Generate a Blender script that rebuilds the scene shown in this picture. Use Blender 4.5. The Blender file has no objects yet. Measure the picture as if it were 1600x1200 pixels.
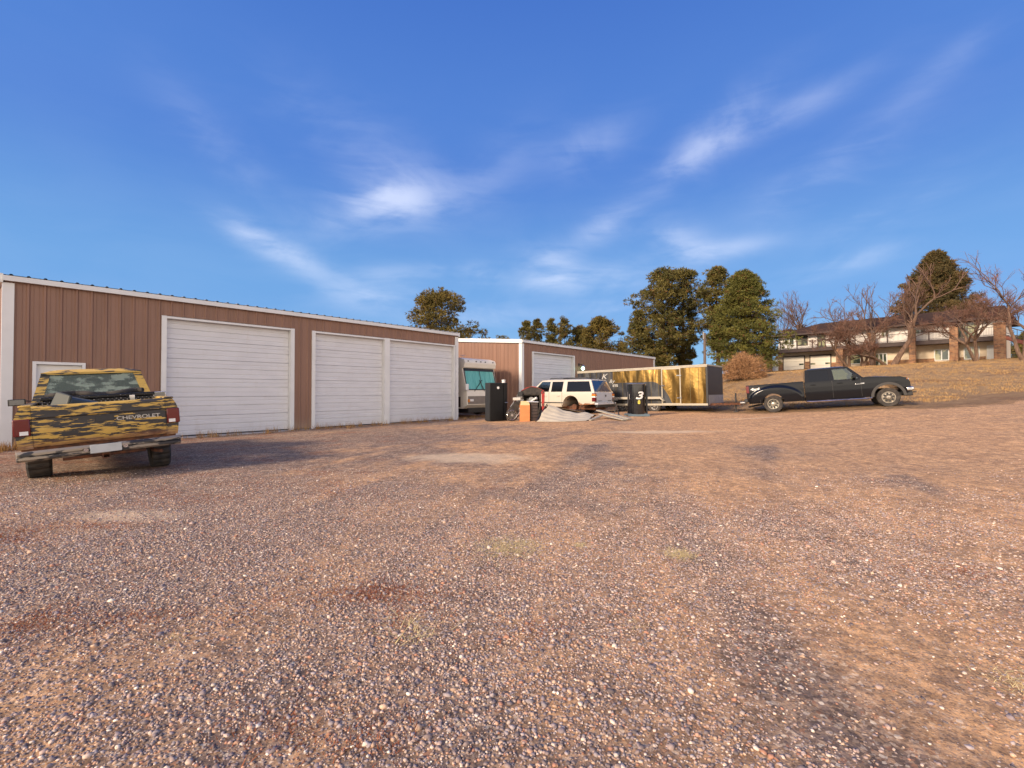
import bpy, bmesh, math, random
import numpy as np
from mathutils import Vector, Matrix
from mathutils.geometry import tessellate_polygon
R = math.radians
SC = bpy.context.scene
COL = SC.collection
CZ = 1.43                       # camera height above the shed slab; photo scale: f = 720 px of 1600
# ---------------------------------------------------------------- camera
cd = bpy.data.cameras.new("camera"); cam = bpy.data.objects.new("camera", cd); COL.objects.link(cam)
cd.sensor_width = 36.0; cd.lens = 36.0 * 720 / 1600; cd.clip_start = 0.05; cd.clip_end = 4000
cam.location = (0, 0, CZ); cam.rotation_euler = (R(90.875), 0, 0)
SC.camera = cam
SC.render.resolution_x = 1024; SC.render.resolution_y = 768
SC.view_settings.view_transform = 'Standard'; SC.view_settings.look = 'None'
SC.view_settings.exposure = 0.62; SC.view_settings.gamma = 1
# ---------------------------------------------------------------- sky and sun
SUN_EL = R(25); SUN_FROM = Vector((-0.76, -0.65))      # horizontal direction the light comes from
SUN_ROT = math.atan2(SUN_FROM.x, SUN_FROM.y)
w = bpy.data.worlds.new("World"); SC.world = w; w.use_nodes = True
nt = w.node_tree; nt.nodes.clear()
def N(t, typ, **kw):
    n = t.nodes.new(typ)
    for k, v in kw.items():
        if hasattr(n, k): setattr(n, k, v)
    return n
def mth(t, op, a, b=None, c=None, clamp=False):
    n = t.nodes.new('ShaderNodeMath'); n.operation = op; n.use_clamp = clamp
    for i, v in enumerate((a, b, c)):
        if v is None: continue
        if isinstance(v, (int, float)): n.inputs[i].default_value = v
        else: t.links.new(v, n.inputs[i])
    return n.outputs[0]
def mixc(t, f, a, b, mode='MIX'):
    n = t.nodes.new('ShaderNodeMix'); n.data_type = 'RGBA'; n.blend_type = mode
    for s, v in ((n.inputs[0], f), (n.inputs[6], a), (n.inputs[7], b)):
        if isinstance(v, (int, float)): s.default_value = v
        elif isinstance(v, (tuple, list)): s.default_value = (*v[:3], 1)
        else: t.links.new(v, s)
    return n.outputs[2]
def sstep(t, v, lo, hi):
    n = t.nodes.new('ShaderNodeMapRange'); n.interpolation_type = 'SMOOTHSTEP'
    t.links.new(v, n.inputs[0]); n.inputs[1].default_value = lo; n.inputs[2].default_value = hi
    return n.outputs[0]
sky = N(nt, 'ShaderNodeTexSky', sky_type='NISHITA', sun_disc=False, sun_elevation=SUN_EL, sun_rotation=SUN_ROT,
        altitude=1900, air_density=1.0, dust_density=0.6, ozone_density=2.2)
tint0 = mixc(nt, 1.0, sky.outputs[0], (0.97, 0.90, 1.16), 'MULTIPLY')
tc = N(nt, 'ShaderNodeTexCoord')
sp = N(nt, 'ShaderNodeSeparateXYZ'); nt.links.new(tc.outputs['Generated'], sp.inputs[0])
az = mth(nt, 'ARCTAN2', sp.outputs[0], sp.outputs[1]); el = mth(nt, 'ARCSINE', sp.outputs[2])
rmp = N(nt, 'ShaderNodeValToRGB'); rmp.color_ramp.interpolation = 'EASE'
for _ in range(2): rmp.color_ramp.elements.new(.5)
for e_, (p_, c_) in zip(rmp.color_ramp.elements, [(0, (1.55, 3.05, 4.1)), (.22, (.92, 2.15, 4.0)), (.55, (.50, 1.32, 3.55)), (1, (.30, .90, 3.05))]): e_.position = p_; e_.color = (*[v / 5 for v in c_], 1)
nt.links.new(mth(nt, 'DIVIDE', el, .85), rmp.inputs[0])
rm5 = mixc(nt, 1.0, rmp.outputs[0], (4.55, 4.6, 4.85), 'MULTIPLY')
tint = mixc(nt, .94, tint0, rm5)
cmb = N(nt, 'ShaderNodeCombineXYZ'); nt.links.new(az, cmb.inputs[0]); nt.links.new(el, cmb.inputs[1])
nz = N(nt, 'ShaderNodeTexNoise'); nz.inputs['Scale'].default_value = 3.2; nz.inputs['Detail'].default_value = 8
nz.inputs['Roughness'].default_value = 0.55; nz.inputs['Distortion'].default_value = 0.5
mp = N(nt, 'ShaderNodeMapping'); mp.inputs['Rotation'].default_value = (0, 0, R(12)); mp.inputs['Scale'].default_value = (1.5, 2.8, 1)
nt.links.new(cmb.outputs[0], mp.inputs[0]); nt.links.new(mp.outputs[0], nz.inputs['Vector'])
def sky_ae(px, py):
    x, y = (px - 800) / 720, (611 - py) / 720
    return math.atan2(x, 1), math.asin(y / math.sqrt(1 + x * x + y * y))
tot = None
# cirrus wisps: photo position, half width, half height (px), tilt, strength
for px, py, hw, hh, tilt, st in [(610, 312, 62, 34, 8, 1.0), (540, 345, 60, 30, 5, .3), (340, 225, 95, 34, -38, .16),
        (440, 392, 70, 20, -24, .65), (385, 365, 40, 16, -20, .4), (590, 245, 120, 50, -20, .22), (945, 352, 44, 20, 25, .6), (1100, 225, 95, 30, 30, .6), (1220, 180, 120, 20, 12, .4),
        (1290, 272, 120, 34, 20, .35), (1060, 378, 55, 26, -20, .6), (1140, 388, 70, 14, 4, .5), (860, 415, 40, 26, -10, .7),
        (920, 436, 95, 17, 3, .7), (1390, 320, 100, 24, 18, .3), (1320, 412, 100, 14, 12, .4), (590, 462, 70, 22, 0, .55),
        (640, 425, 80, 12, 4, .4), (752, 428, 22, 12, 0, .6), (920, 225, 60, 30, 15, .32), (760, 270, 80, 40, 30, .22), (1470, 110, 100, 24, 25, .2), (740, 492, 90, 16, 0, .5), (980, 480, 80, 22, 0, .4)]:
    a0, e0 = sky_ae(px, py); a1, _ = sky_ae(px + hw, py); _, e1 = sky_ae(px, py - hh)
    wa, we = max(abs(a1 - a0), .01), max(abs(e1 - e0), .008)
    ct, s_ = math.cos(R(tilt)), math.sin(R(tilt))
    da = mth(nt, 'SUBTRACT', az, a0); de = mth(nt, 'SUBTRACT', el, e0)
    u_ = mth(nt, 'ADD', mth(nt, 'MULTIPLY', da, ct / wa), mth(nt, 'MULTIPLY', de, s_ / wa))
    v_ = mth(nt, 'SUBTRACT', mth(nt, 'MULTIPLY', de, ct / we), mth(nt, 'MULTIPLY', da, s_ / we))
    q = mth(nt, 'ADD', mth(nt, 'MULTIPLY', u_, u_), mth(nt, 'MULTIPLY', v_, v_))
    g = mth(nt, 'MULTIPLY', mth(nt, 'EXPONENT', mth(nt, 'MULTIPLY', q, -0.8)), st)
    tot = g if tot is None else mth(nt, 'ADD', tot, g)
nz2 = N(nt, 'ShaderNodeTexNoise'); nz2.inputs['Scale'].default_value = 9; nz2.inputs['Detail'].default_value = 7; nz2.inputs['Distortion'].default_value = .8
mp2 = N(nt, 'ShaderNodeMapping'); mp2.inputs['Rotation'].default_value = (0, 0, R(-16)); mp2.inputs['Scale'].default_value = (.7, 3.4, 1); nt.links.new(cmb.outputs[0], mp2.inputs[0]); nt.links.new(mp2.outputs[0], nz2.inputs['Vector'])
nzs = sstep(nt, mth(nt, 'ADD', mth(nt, 'MULTIPLY', nz.outputs[0], .72), mth(nt, 'MULTIPLY', nz2.outputs[0], .28)), .36, .64)
veil = mth(nt, 'MULTIPLY', nzs, mth(nt, 'MULTIPLY', sstep(nt, el, .75, .1), .04))
cl = mth(nt, 'ADD', mth(nt, 'MULTIPLY', tot, mth(nt, 'MULTIPLY_ADD', nzs, .85, .12)), veil, clamp=True)
cl = mth(nt, 'MULTIPLY', cl, .50)
skyc0 = mixc(nt, cl, tint, (5.6, 5.8, 6.6))
# unseen pale cloud bank, added behind the camera to fill the shaded sides
back = mth(nt, 'MULTIPLY', sstep(nt, mth(nt, 'MULTIPLY', sp.outputs[1], -1), .0, .55), sstep(nt, sp.outputs[2], .95, .2))
skyc = mixc(nt, mth(nt, 'MULTIPLY', back, .92), skyc0, (13.0, 11.1, 8.9))
bg = N(nt, 'ShaderNodeBackground'); bg.inputs[1].default_value = 0.13
nt.links.new(skyc, bg.inputs[0]); wo = N(nt, 'ShaderNodeOutputWorld'); nt.links.new(bg.outputs[0], wo.inputs[0])
sd = bpy.data.lights.new("sun", 'SUN'); sd.energy = 3.5; sd.angle = R(10); sd.color = (1.0, 0.80, 0.60)
sun = bpy.data.objects.new("sun", sd); COL.objects.link(sun)
dv = Vector((-SUN_FROM.x * math.cos(SUN_EL), -SUN_FROM.y * math.cos(SUN_EL), -math.sin(SUN_EL)))
sun.rotation_euler = dv.to_track_quat('-Z', 'Y').to_euler()
# ---------------------------------------------------------------- helpers
def P(px, Z):                   # the X of a photo column at distance Z
    return (px - 800) / 720 * Z
def bsdf(m): return m.node_tree.nodes['Principled BSDF']
MATS = {}
def mat(name, col, rough=.6, metal=0, var=.0, vs=3.0, vscale=(1, 1, 1), bump=0, bs=30, col2=None, coat=0, spec=None, th=(.3, .7), detail=5):
    if name in MATS: return MATS[name]
    m = bpy.data.materials.new(name); m.use_nodes = True; t = m.node_tree; b = bsdf(m)
    b.inputs['Base Color'].default_value = (*col, 1); b.inputs['Roughness'].default_value = rough; b.inputs['Metallic'].default_value = metal
    if coat: b.inputs['Coat Weight'].default_value = coat; b.inputs['Coat Roughness'].default_value = .05
    if spec is not None: b.inputs['Specular IOR Level'].default_value = spec
    c = N(t, 'ShaderNodeTexCoord')
    if var or col2:
        mpn = N(t, 'ShaderNodeMapping'); mpn.inputs['Scale'].default_value = vscale; t.links.new(c.outputs['Object'], mpn.inputs[0])
        n = N(t, 'ShaderNodeTexNoise'); n.inputs['Scale'].default_value = vs; n.inputs['Detail'].default_value = detail; t.links.new(mpn.outputs[0], n.inputs['Vector'])
        c2 = col2 or tuple(max(0, x * (1 - var)) for x in col)
        t.links.new(mixc(t, sstep(t, n.outputs[0], *th), col, c2), b.inputs['Base Color'])
    if bump:
        n2 = N(t, 'ShaderNodeTexNoise'); n2.inputs['Scale'].default_value = bs; n2.inputs['Detail'].default_value = 4; t.links.new(c.outputs['Object'], n2.inputs['Vector'])
        bp = N(t, 'ShaderNodeBump'); bp.inputs['Strength'].default_value = bump; bp.inputs['Distance'].default_value = .02
        t.links.new(n2.outputs[0], bp.inputs['Height']); t.links.new(bp.outputs[0], b.inputs['Normal'])
    MATS[name] = m
    return m
class MB:
    def __init__(s): s.v = []; s.f = []
    def add(s, vs, fs):
        o = len(s.v); s.v += [tuple(p) for p in vs]; s.f += [tuple(i + o for i in f) for f in fs]; return s
    def box(s, x0, x1, y0, y1, z0, z1):
        v = [(x, y, z) for x in (x0, x1) for y in (y0, y1) for z in (z0, z1)]
        return s.add(v, [(0, 1, 3, 2), (4, 6, 7, 5), (0, 4, 5, 1), (2, 3, 7, 6), (0, 2, 6, 4), (1, 5, 7, 3)])
    def bar(s, p, q, w_, h_, up=(0, 0, 1)):         # a square bar from p to q
        p, q = Vector(p), Vector(q); d = (q - p).normalized(); u = Vector(up)
        a = d.cross(u)
        if a.length < 1e-4: a = d.cross(Vector((1, 0, 0)))
        a.normalize(); b = a.cross(d).normalized()
        v = [c + a * i * w_ / 2 + b * j * h_ / 2 for c in (p, q) for i in (-1, 1) for j in (-1, 1)]
        return s.add(v, [(0, 1, 3, 2), (4, 6, 7, 5), (0, 4, 5, 1), (2, 3, 7, 6), (0, 2, 6, 4), (1, 5, 7, 3)])
    def slab(s, pts, th):                            # a planar polygon given thickness th (vector)
        n = len(pts); a = [Vector(p) for p in pts]; b = [p + Vector(th) for p in a]
        return s.add(a + b, [tuple(range(n)), tuple(range(2 * n - 1, n - 1, -1))] + [(i, i + n, (i + 1) % n + n, (i + 1) % n) for i in range(n)])
    def tube(s, pts, rs, n=8, caps=True):
        pts = [Vector(p) for p in pts]
        if isinstance(rs, (int, float)): rs = [rs] * len(pts)
        vs = []; fs = []
        for i, p in enumerate(pts):
            d = (pts[min(i + 1, len(pts) - 1)] - pts[max(i - 1, 0)]).normalized()
            a = d.cross(Vector((.13, .21, .97)));
            if a.length < .1: a = d.cross(Vector((1, 0, 0)))
            a.normalize(); b = d.cross(a)
            vs += [p + (a * math.cos(k * 2 * math.pi / n) + b * math.sin(k * 2 * math.pi / n)) * rs[i] for k in range(n)]
        for i in range(len(pts) - 1):
            fs += [(i * n + k, i * n + (k + 1) % n, (i + 1) * n + (k + 1) % n, (i + 1) * n + k) for k in range(n)]
        if caps: fs += [tuple(range(n)), tuple((len(pts) - 1) * n + k for k in reversed(range(n)))]
        return s.add(vs, fs)
    def lathe(s, prof, c=(0, 0, 0), axis='z', n=32, mod=None, caps=True):   # prof: (radius, height along axis)
        vs = []; fs = []
        for r, h in prof:
            for k in range(n):
                rr = r * (mod(k, r) if mod else 1); a = k * 2 * math.pi / n; x, y = rr * math.cos(a), rr * math.sin(a)
                p = (x, y, h) if axis == 'z' else ((x, h, y) if axis == 'y' else (h, x, y))
                vs.append((p[0] + c[0], p[1] + c[1], p[2] + c[2]))
        for i in range(len(prof) - 1):
            fs += [(i * n + k, i * n + (k + 1) % n, (i + 1) * n + (k + 1) % n, (i + 1) * n + k) for k in range(n)]
        if caps: fs += [tuple(range(n)), tuple((len(prof) - 1) * n + k for k in reversed(range(n)))]
        return s.add(vs, fs)
    def grid(s, nu, nv, fn):
        vs = [fn(i / nu, j / nv) for i in range(nu + 1) for j in range(nv + 1)]
        return s.add(vs, [(i * (nv + 1) + j, (i + 1) * (nv + 1) + j, (i + 1) * (nv + 1) + j + 1, i * (nv + 1) + j + 1) for i in range(nu) for j in range(nv)])
    def build(s, name, m, parent=None, bevel=0, smooth=35, recalc=True, label=None, seg=2, **tags):
        me = bpy.data.meshes.new(name); me.from_pydata(s.v, [], s.f)
        if recalc:
            bm = bmesh.new(); bm.from_mesh(me); bmesh.ops.recalc_face_normals(bm, faces=bm.faces); bm.to_mesh(me); bm.free()
        me.materials.append(m)
        if smooth:
            me.polygons.foreach_set('use_smooth', [True] * len(me.polygons)); me.set_sharp_from_angle(angle=R(smooth))
        o = bpy.data.objects.new(name, me); COL.objects.link(o)
        if parent is not None: o.parent = parent
        if bevel:
            b = o.modifiers.new('bevel', 'BEVEL'); b.width = bevel; b.segments = seg; b.limit_method = 'ANGLE'; b.angle_limit = R(40); b.harden_normals = False
        if label: o['label'] = label
        for k, v in tags.items(): o[k] = v
        return o
def shell(mb, prof, fo, fi, zc=(), xc=()):           # a side outline given a curved outer and inner surface
    bm = bmesh.new(); vs = [bm.verts.new((x, 0, z)) for x, z in prof]
    for t_ in tessellate_polygon([[Vector((x, z, 0)) for x, z in prof]]): bm.faces.new([vs[i] for i in t_])
    for z in zc: bmesh.ops.bisect_plane(bm, geom=bm.verts[:] + bm.edges[:] + bm.faces[:], plane_co=(0, 0, z), plane_no=(0, 0, 1))
    for x in xc: bmesh.ops.bisect_plane(bm, geom=bm.verts[:] + bm.edges[:] + bm.faces[:], plane_co=(x, 0, 0), plane_no=(1, 0, 0))
    bm.verts.index_update(); n = len(bm.verts)
    V = [(v.co.x, fo(v.co.x, v.co.z), v.co.z) for v in bm.verts] + [(v.co.x, fi(v.co.x, v.co.z), v.co.z) for v in bm.verts]
    F = [tuple(v.index for v in f.verts) for f in bm.faces] + [tuple(v.index + n for v in reversed(f.verts)) for f in bm.faces]
    for e in bm.edges:
        if len(e.link_faces) == 1:
            a, b = e.verts[0].index, e.verts[1].index; F.append((a, b, b + n, a + n))
    bm.free(); mb.add(V, F); return mb
def arc(cx, cz, r, a0, a1, n=12, rz=None):
    rz = rz or r
    return [(cx + r * math.cos(R(a0 + (a1 - a0) * i / n)), cz + rz * math.sin(R(a0 + (a1 - a0) * i / n))) for i in range(n + 1)]
def thing(name, label, cat, loc=(0, 0, 0), rz=0, group=None, rot=None):
    o = bpy.data.objects.new(name, None); COL.objects.link(o); o.location = loc; o.rotation_euler = rot or (0, 0, rz)
    o.empty_display_size = .3; o['label'] = label; o['category'] = cat
    if group: o['group'] = group
    return o
def solo(o, label, cat, group=None, kind=None):
    o['label'] = label; o['category'] = cat
    if group: o['group'] = group
    if kind: o['kind'] = kind
    return o
def lettering(txt, size, m, parent, origin, xdir, ydir, extrude=.003, shear=0, sx=1.0, name='lettering', space=1.0, bold=0.0, label=None):
    cu = bpy.data.curves.new('txt', 'FONT'); cu.body = txt; cu.size = size; cu.extrude = extrude; cu.shear = shear; cu.align_x = 'CENTER'; cu.space_character = space; cu.offset = bold
    to = bpy.data.objects.new('txt', cu); COL.objects.link(to); bpy.context.view_layer.update()
    me = bpy.data.meshes.new_from_object(to.evaluated_get(bpy.context.evaluated_depsgraph_get()))
    bpy.data.objects.remove(to); x, y = Vector(xdir).normalized(), Vector(ydir).normalized(); z = x.cross(y)
    M = Matrix(((x.x * sx, y.x, z.x, origin[0]), (x.y * sx, y.y, z.y, origin[1]), (x.z * sx, y.z, z.z, origin[2]), (0, 0, 0, 1)))
    me.transform(M); me.materials.clear(); me.materials.append(m); me.name = name
    o = bpy.data.objects.new(name, me); COL.objects.link(o); o.parent = parent
    if label: o['label'] = label
    return o
# ---------------------------------------------------------------- ground heights (thin plate through surveyed spots; z relative to the lens)
CP = [(0, 0, -1.43), (-5, 2, -1.43), (5, 2, -1.43), (0, 8, -1.40), (6, 8, -1.36), (12, 10, -1.12), (8, 15, -1.22), (14, 14, -.95), (20, 12, -.8), (22, 20, -.42),
      (15.7, 19.15, -.64), (12.1, 21.3, -1.0), (14, 17.5, -.78), (9.5, 22.3, -1.06), (4.5, 23.5, -1.12), (0, 20, -1.28), (-5, 15, -1.38), (-12.7, 11.3, -1.46), (-10.6, 13.8, -1.46), (-2.8, 23, -1.44), (-6.6, 7.4, -1.43), (-9, 10, -1.45), (-5.5, 8.5, -1.41),
      (-10, 11, -1.42), (.5, 26.0, -1.44), (5, 31, -1.44), (12, 39, -1.40), (-3, 27, -1.42), (-20, 30, -1.46), (-40, 60, -1.46), (0, 90, -1.2), (-14, 6, -1.4), (-20, 0, -1.4), (0, -20, -1.5), (20, -10, -1.3),
      (41.7, 72, 2.98), (49, 62.5, 3.35), (57, 53, 3.72), (64, 56, 3.95), (66, 44, 3.6), (21, 42, 1.2), (25, 50, 1.75), (36, 64, 2.75), (31, 50, 2.15), (25, 30, .45), (35, 28, .95), (45, 40, 2.5), (60, 30, 2.3), (17, 30, -.1), (13, 34, -.5), (50, 90, 3.6), (80, 90, 4.2), (110, 50, 4.3),
      (10, 60, .4), (18, 80, 1.5), (60, 5, 1.0), (100, -10, 2), (150, 200, 4), (0, 200, 0), (-150, 200, -1.4), (-150, 0, -1.4), (0, 400, 0), (200, 0, 3), (-60, -60, -1.4), (120, -60, 1)]
_c = np.array(CP, float)
def _phi(d2): return .5 * d2 * np.log(d2 + 1e-9)
_d2 = ((_c[:, None, :2] - _c[None, :, :2]) ** 2).sum(-1); _n = len(_c)
_A = np.zeros((_n + 3, _n + 3)); _A[:_n, :_n] = _phi(_d2) + np.eye(_n) * 1.5; _A[:_n, _n] = 1; _A[:_n, _n + 1:] = _c[:, :2]; _A[_n, :_n] = 1; _A[_n + 1:, :_n] = _c[:, :2].T
_w = np.linalg.solve(_A, np.concatenate([_c[:, 2], [0, 0, 0]]))
def gzn(x, y):
    x = np.asarray(x, float); y = np.asarray(y, float); o = np.full(x.shape, _w[_n]) + _w[_n + 1] * x + _w[_n + 2] * y
    for i in range(_n): o += _w[i] * _phi((x - _c[i, 0]) ** 2 + (y - _c[i, 1]) ** 2)
    return o + CZ + .012 * np.sin(x * 1.7 + 1.3 * np.sin(y * .9)) * np.sin(y * 1.3 + .7 * np.sin(x * 1.1))
def gz(x, y): return float(gzn(np.array([x]), np.array([y]))[0])
EDGE = [(-2, 60), (3, 42), (6.5, 27), (8.5, 23.2), (10.5, 21.7), (12.3, 20.3), (14, 18.9), (16, 18.0), (19, 18.2), (22, 20.2), (30, 22), (60, 18), (200, 0)]   # where gravel gives way to the grassy hill
def hill_mask(x, y):            # > 0 on the grass; metres from the edge, roughly
    ex = np.interp(x, [e[0] for e in EDGE], [e[1] for e in EDGE])
    return (y - ex) * .7
def pnoise(x, y, seed=0, f=1.0):
    r = np.random.RandomState(seed); o = 0
    for k in range(7):
        a = r.uniform(0, 6.28); q = f * (1.6 ** (k * .7)); o = o + np.sin((x * math.cos(a) + y * math.sin(a)) * q + r.uniform(0, 6.28) + 1.5 * np.sin((y * math.cos(a) - x * math.sin(a)) * q * .6)) / (1 + .35 * k)
    return o / 4
DUST = [(-.9, 9.6, 1.7, .9), (-4.4, 5.3, .8, .35), (4.6, 14.5, 2.6, .5), (9.5, 18.6, 2.0, .22)]
# ---------------------------------------------------------------- ground sheet
def ground():
    def axis(lo, a, b, hi, st):
        v = list(np.arange(a, b, st)); s = st; x = b
        while x < hi: v.append(x); s *= 1.13; x += s
        s = st; x = a
        while x > lo: s *= 1.13; x -= s; v.insert(0, x)
        return np.array(v)
    xs = axis(-1500, -14, 26, 1500, .16); ys = axis(-300, 0, 26, 2500, .16)
    X, Y = np.meshgrid(xs, ys, indexing='ij'); cl_ = lambda v, a, b: np.clip(v, a, b)
    Zg = gzn(cl_(X, -150, 180), cl_(Y, -60, 350))
    hm = hill_mask(X, Y) + pnoise(X, Y, 5, 1.1) * .6
    Zg = Zg + np.clip(hm, 0, 3) / 3 * pnoise(X, Y, 9, 1.6) * .05 + pnoise(X, Y, 3, 2.5) * .006
    n0, n1 = X.shape; co = np.stack([X, Y, Zg], -1).reshape(-1, 3)
    idx = np.arange(n0 * n1).reshape(n0, n1); q = np.stack([idx[:-1, :-1], idx[1:, :-1], idx[1:, 1:], idx[:-1, 1:]], -1).reshape(-1, 4)
    me = bpy.data.meshes.new('gravel_yard'); me.vertices.add(len(co)); me.vertices.foreach_set('co', co.ravel())
    me.loops.add(q.size); me.loops.foreach_set('vertex_index', q.ravel().astype('i4')); me.polygons.add(len(q)); me.polygons.foreach_set('loop_start', (np.arange(len(q)) * 4).astype('i4'))
    me.polygons.foreach_set('use_smooth', np.ones(len(q), bool)); me.update(calc_edges=True)
    at_ = me.attributes.new('hill', 'FLOAT', 'POINT'); at_.data.foreach_set('value', hm.ravel().astype('f4'))
    o = bpy.data.objects.new('ground', me); COL.objects.link(o); o['kind'] = 'structure'
    m = bpy.data.materials.new('ground_gravel_and_grass'); m.use_nodes = True; t = m.node_tree; b = bsdf(m); me.materials.append(m)
    L = t.links.new; c = N(t, 'ShaderNodeTexCoord').outputs['Object']
    def noise(scale, det=5, vsc=(1, 1, 1), rough=.55, loc=(0, 0, 0), rz=0):
        mpn = N(t, 'ShaderNodeMapping'); mpn.inputs['Scale'].default_value = vsc; mpn.inputs['Location'].default_value = loc; mpn.inputs['Rotation'].default_value = (0, 0, rz); L(c, mpn.inputs[0])
        n = N(t, 'ShaderNodeTexNoise'); n.inputs['Scale'].default_value = scale; n.inputs['Detail'].default_value = det; n.inputs['Roughness'].default_value = rough; L(mpn.outputs[0], n.inputs['Vector']); return n.outputs[0]
    def vor(scale, feat='F1'):
        n = N(t, 'ShaderNodeTexVoronoi'); n.feature = feat; n.inputs['Scale'].default_value = scale; L(c, n.inputs['Vector']); return n
    def ramp(v, stops, interp='CONSTANT'):
        n = N(t, 'ShaderNodeValToRGB'); cr = n.color_ramp; cr.interpolation = interp
        while len(cr.elements) < len(stops): cr.elements.new(.5)
        for e, (p, cc) in zip(cr.elements, stops): e.position = p; e.color = (*cc, 1)
        L(v, n.inputs[0]); return n.outputs[0]
    pal = [(0, (.10, .075, .07)), (.16, (.22, .165, .15)), (.34, (.32, .23, .18)), (.50, (.42, .28, .19)), (.62, (.17, .13, .13)), (.72, (.45, .34, .27)), (.82, (.30, .15, .10)), (.90, (.60, .50, .43)), (.96, (.78, .70, .62))]
    v1 = vor(48); v2 = vor(105); v3 = vor(26)
    s1 = N(t, 'ShaderNodeSeparateColor'); L(v1.outputs['Color'], s1.inputs[0]); s2 = N(t, 'ShaderNodeSeparateColor'); L(v2.outputs['Color'], s2.inputs[0])
    s3 = N(t, 'ShaderNodeSeparateColor'); L(v3.outputs['Color'], s3.inputs[0])
    c1 = ramp(s1.outputs[0], pal); c2 = ramp(s2.outputs[0], pal); c3 = ramp(s3.outputs[0], pal)
    st = mixc(t, mth(t, 'GREATER_THAN', s1.outputs[1], .42), c2, c1)
    st = mixc(t, mth(t, 'MULTIPLY', mth(t, 'GREATER_THAN', s3.outputs[1], .72), sstep(t, v3.outputs['Distance'], .026, .018)), st, c3)
    gap = sstep(t, v1.outputs['Distance'], .010, .019)
    st = mixc(t, mth(t, 'MULTIPLY', gap, .55), st, (.12, .085, .07))
    sx = N(t, 'ShaderNodeSeparateXYZ'); L(c, sx.inputs[0])
    # dirt shows through more towards the right of the yard
    side = mth(t, 'MULTIPLY_ADD', sx.outputs[0], .024, .0); fwd = mth(t, 'MULTIPLY', sx.outputs[1], .004)
    dn = mth(t, 'ADD', mth(t, 'ADD', noise(.42, 9, (1, .8, 1), .62), side), fwd)
    # wheel tracks sweep round a centre behind and right
    dx = mth(t, 'SUBTRACT', sx.outputs[0], 19.0); dy = mth(t, 'SUBTRACT', sx.outputs[1], 1.0)
    rad = mth(t, 'SQRT', mth(t, 'ADD', mth(t, 'MULTIPLY', dx, dx), mth(t, 'MULTIPLY', dy, dy))); ang = mth(t, 'ARCTAN2', dy, dx)
    cr_ = N(t, 'ShaderNodeCombineXYZ'); L(mth(t, 'MULTIPLY', rad, 1.5), cr_.inputs[0]); L(mth(t, 'MULTIPLY', ang, 1.6), cr_.inputs[1])
    tn = N(t, 'ShaderNodeTexNoise'); tn.inputs['Scale'].default_value = 1; tn.inputs['Detail'].default_value = 5; L(cr_.outputs[0], tn.inputs['Vector'])
    dn = mth(t, 'ADD', dn, mth(t, 'MULTIPLY', mth(t, 'SUBTRACT', tn.outputs[0], .5), .6))
    dirt = sstep(t, dn, .42, .66)
    fine = noise(38, 6, rough=.7)
    dcol = mixc(t, noise(1.1, 6), (.43, .27, .165), (.50, .29, .145)); dcol = mixc(t, mth(t, 'MULTIPLY', sstep(t, fine, .45, .75), .75), dcol, (.22, .15, .115))
    grn = sstep(t, s2.outputs[2], .2, .6)
    dirt2 = mth(t, 'MULTIPLY', dirt, mth(t, 'MULTIPLY_ADD', grn, .62, .30))
    col = mixc(t, dirt2, st, dcol)
    needles = mth(t, 'MULTIPLY', sstep(t, mth(t, 'SUBTRACT', noise(.9, 9, (1, 1.3, 1), .7, (3, 7, 0)), mth(t, 'MULTIPLY', sx.outputs[0], .012)), .585, .68), sstep(t, noise(30, 4, (1, .5, 1), .8), .38, .62))
    col = mixc(t, mth(t, 'MULTIPLY', needles, .62), col, (.22, .075, .035))
    strawm = mth(t, 'MULTIPLY', sstep(t, noise(.8, 9, (1, 1, 1), .7, (13, 2, 0)), .63, .74), sstep(t, noise(60, 4, (1, .3, 1), .8, rz=.6), .45, .6))
    col = mixc(t, mth(t, 'MULTIPLY', strawm, .55), col, (.50, .36, .16))
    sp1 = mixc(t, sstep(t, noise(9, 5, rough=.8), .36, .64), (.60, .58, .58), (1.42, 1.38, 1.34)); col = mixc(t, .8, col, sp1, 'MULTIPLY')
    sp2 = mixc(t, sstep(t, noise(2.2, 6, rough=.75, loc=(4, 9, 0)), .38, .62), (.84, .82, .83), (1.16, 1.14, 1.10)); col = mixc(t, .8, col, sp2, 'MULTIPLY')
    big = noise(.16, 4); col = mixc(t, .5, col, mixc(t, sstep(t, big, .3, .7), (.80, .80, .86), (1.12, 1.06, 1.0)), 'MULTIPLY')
    for wx, wy, ra, rb in DUST:          # bare pale dirt patches
        ex = mth(t, 'DIVIDE', mth(t, 'SUBTRACT', sx.outputs[0], wx), ra); ey = mth(t, 'DIVIDE', mth(t, 'SUBTRACT', sx.outputs[1], wy), rb)
        dd = mth(t, 'ADD', mth(t, 'ADD', mth(t, 'MULTIPLY', ex, ex), mth(t, 'MULTIPLY', ey, ey)), mth(t, 'MULTIPLY', noise(2.2, 6, rough=.7), 1.6))
        col = mixc(t, mth(t, 'MULTIPLY', sstep(t, dd, 1.7, .9), .6), col, (.52, .40, .30))
    # hill: dry straw grass over brown soil
    ha = N(t, 'ShaderNodeAttribute', attribute_name='hill').outputs['Fac']
    g1 = noise(.35, 8, (1, 1.6, 1), .6, (5, 1, 0)); g2 = noise(3.5, 7, (1, 1.8, 1), .7, (8, 3, 0)); g3 = noise(22, 4, (1, 2, 1), .7)
    gcol = mixc(t, sstep(t, g2, .35, .65), (.38, .235, .115), (.52, .345, .175)); gcol = mixc(t, mth(t, 'MULTIPLY', sstep(t, g1, .5, .66), .75), gcol, (.27, .145, .075))
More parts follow.
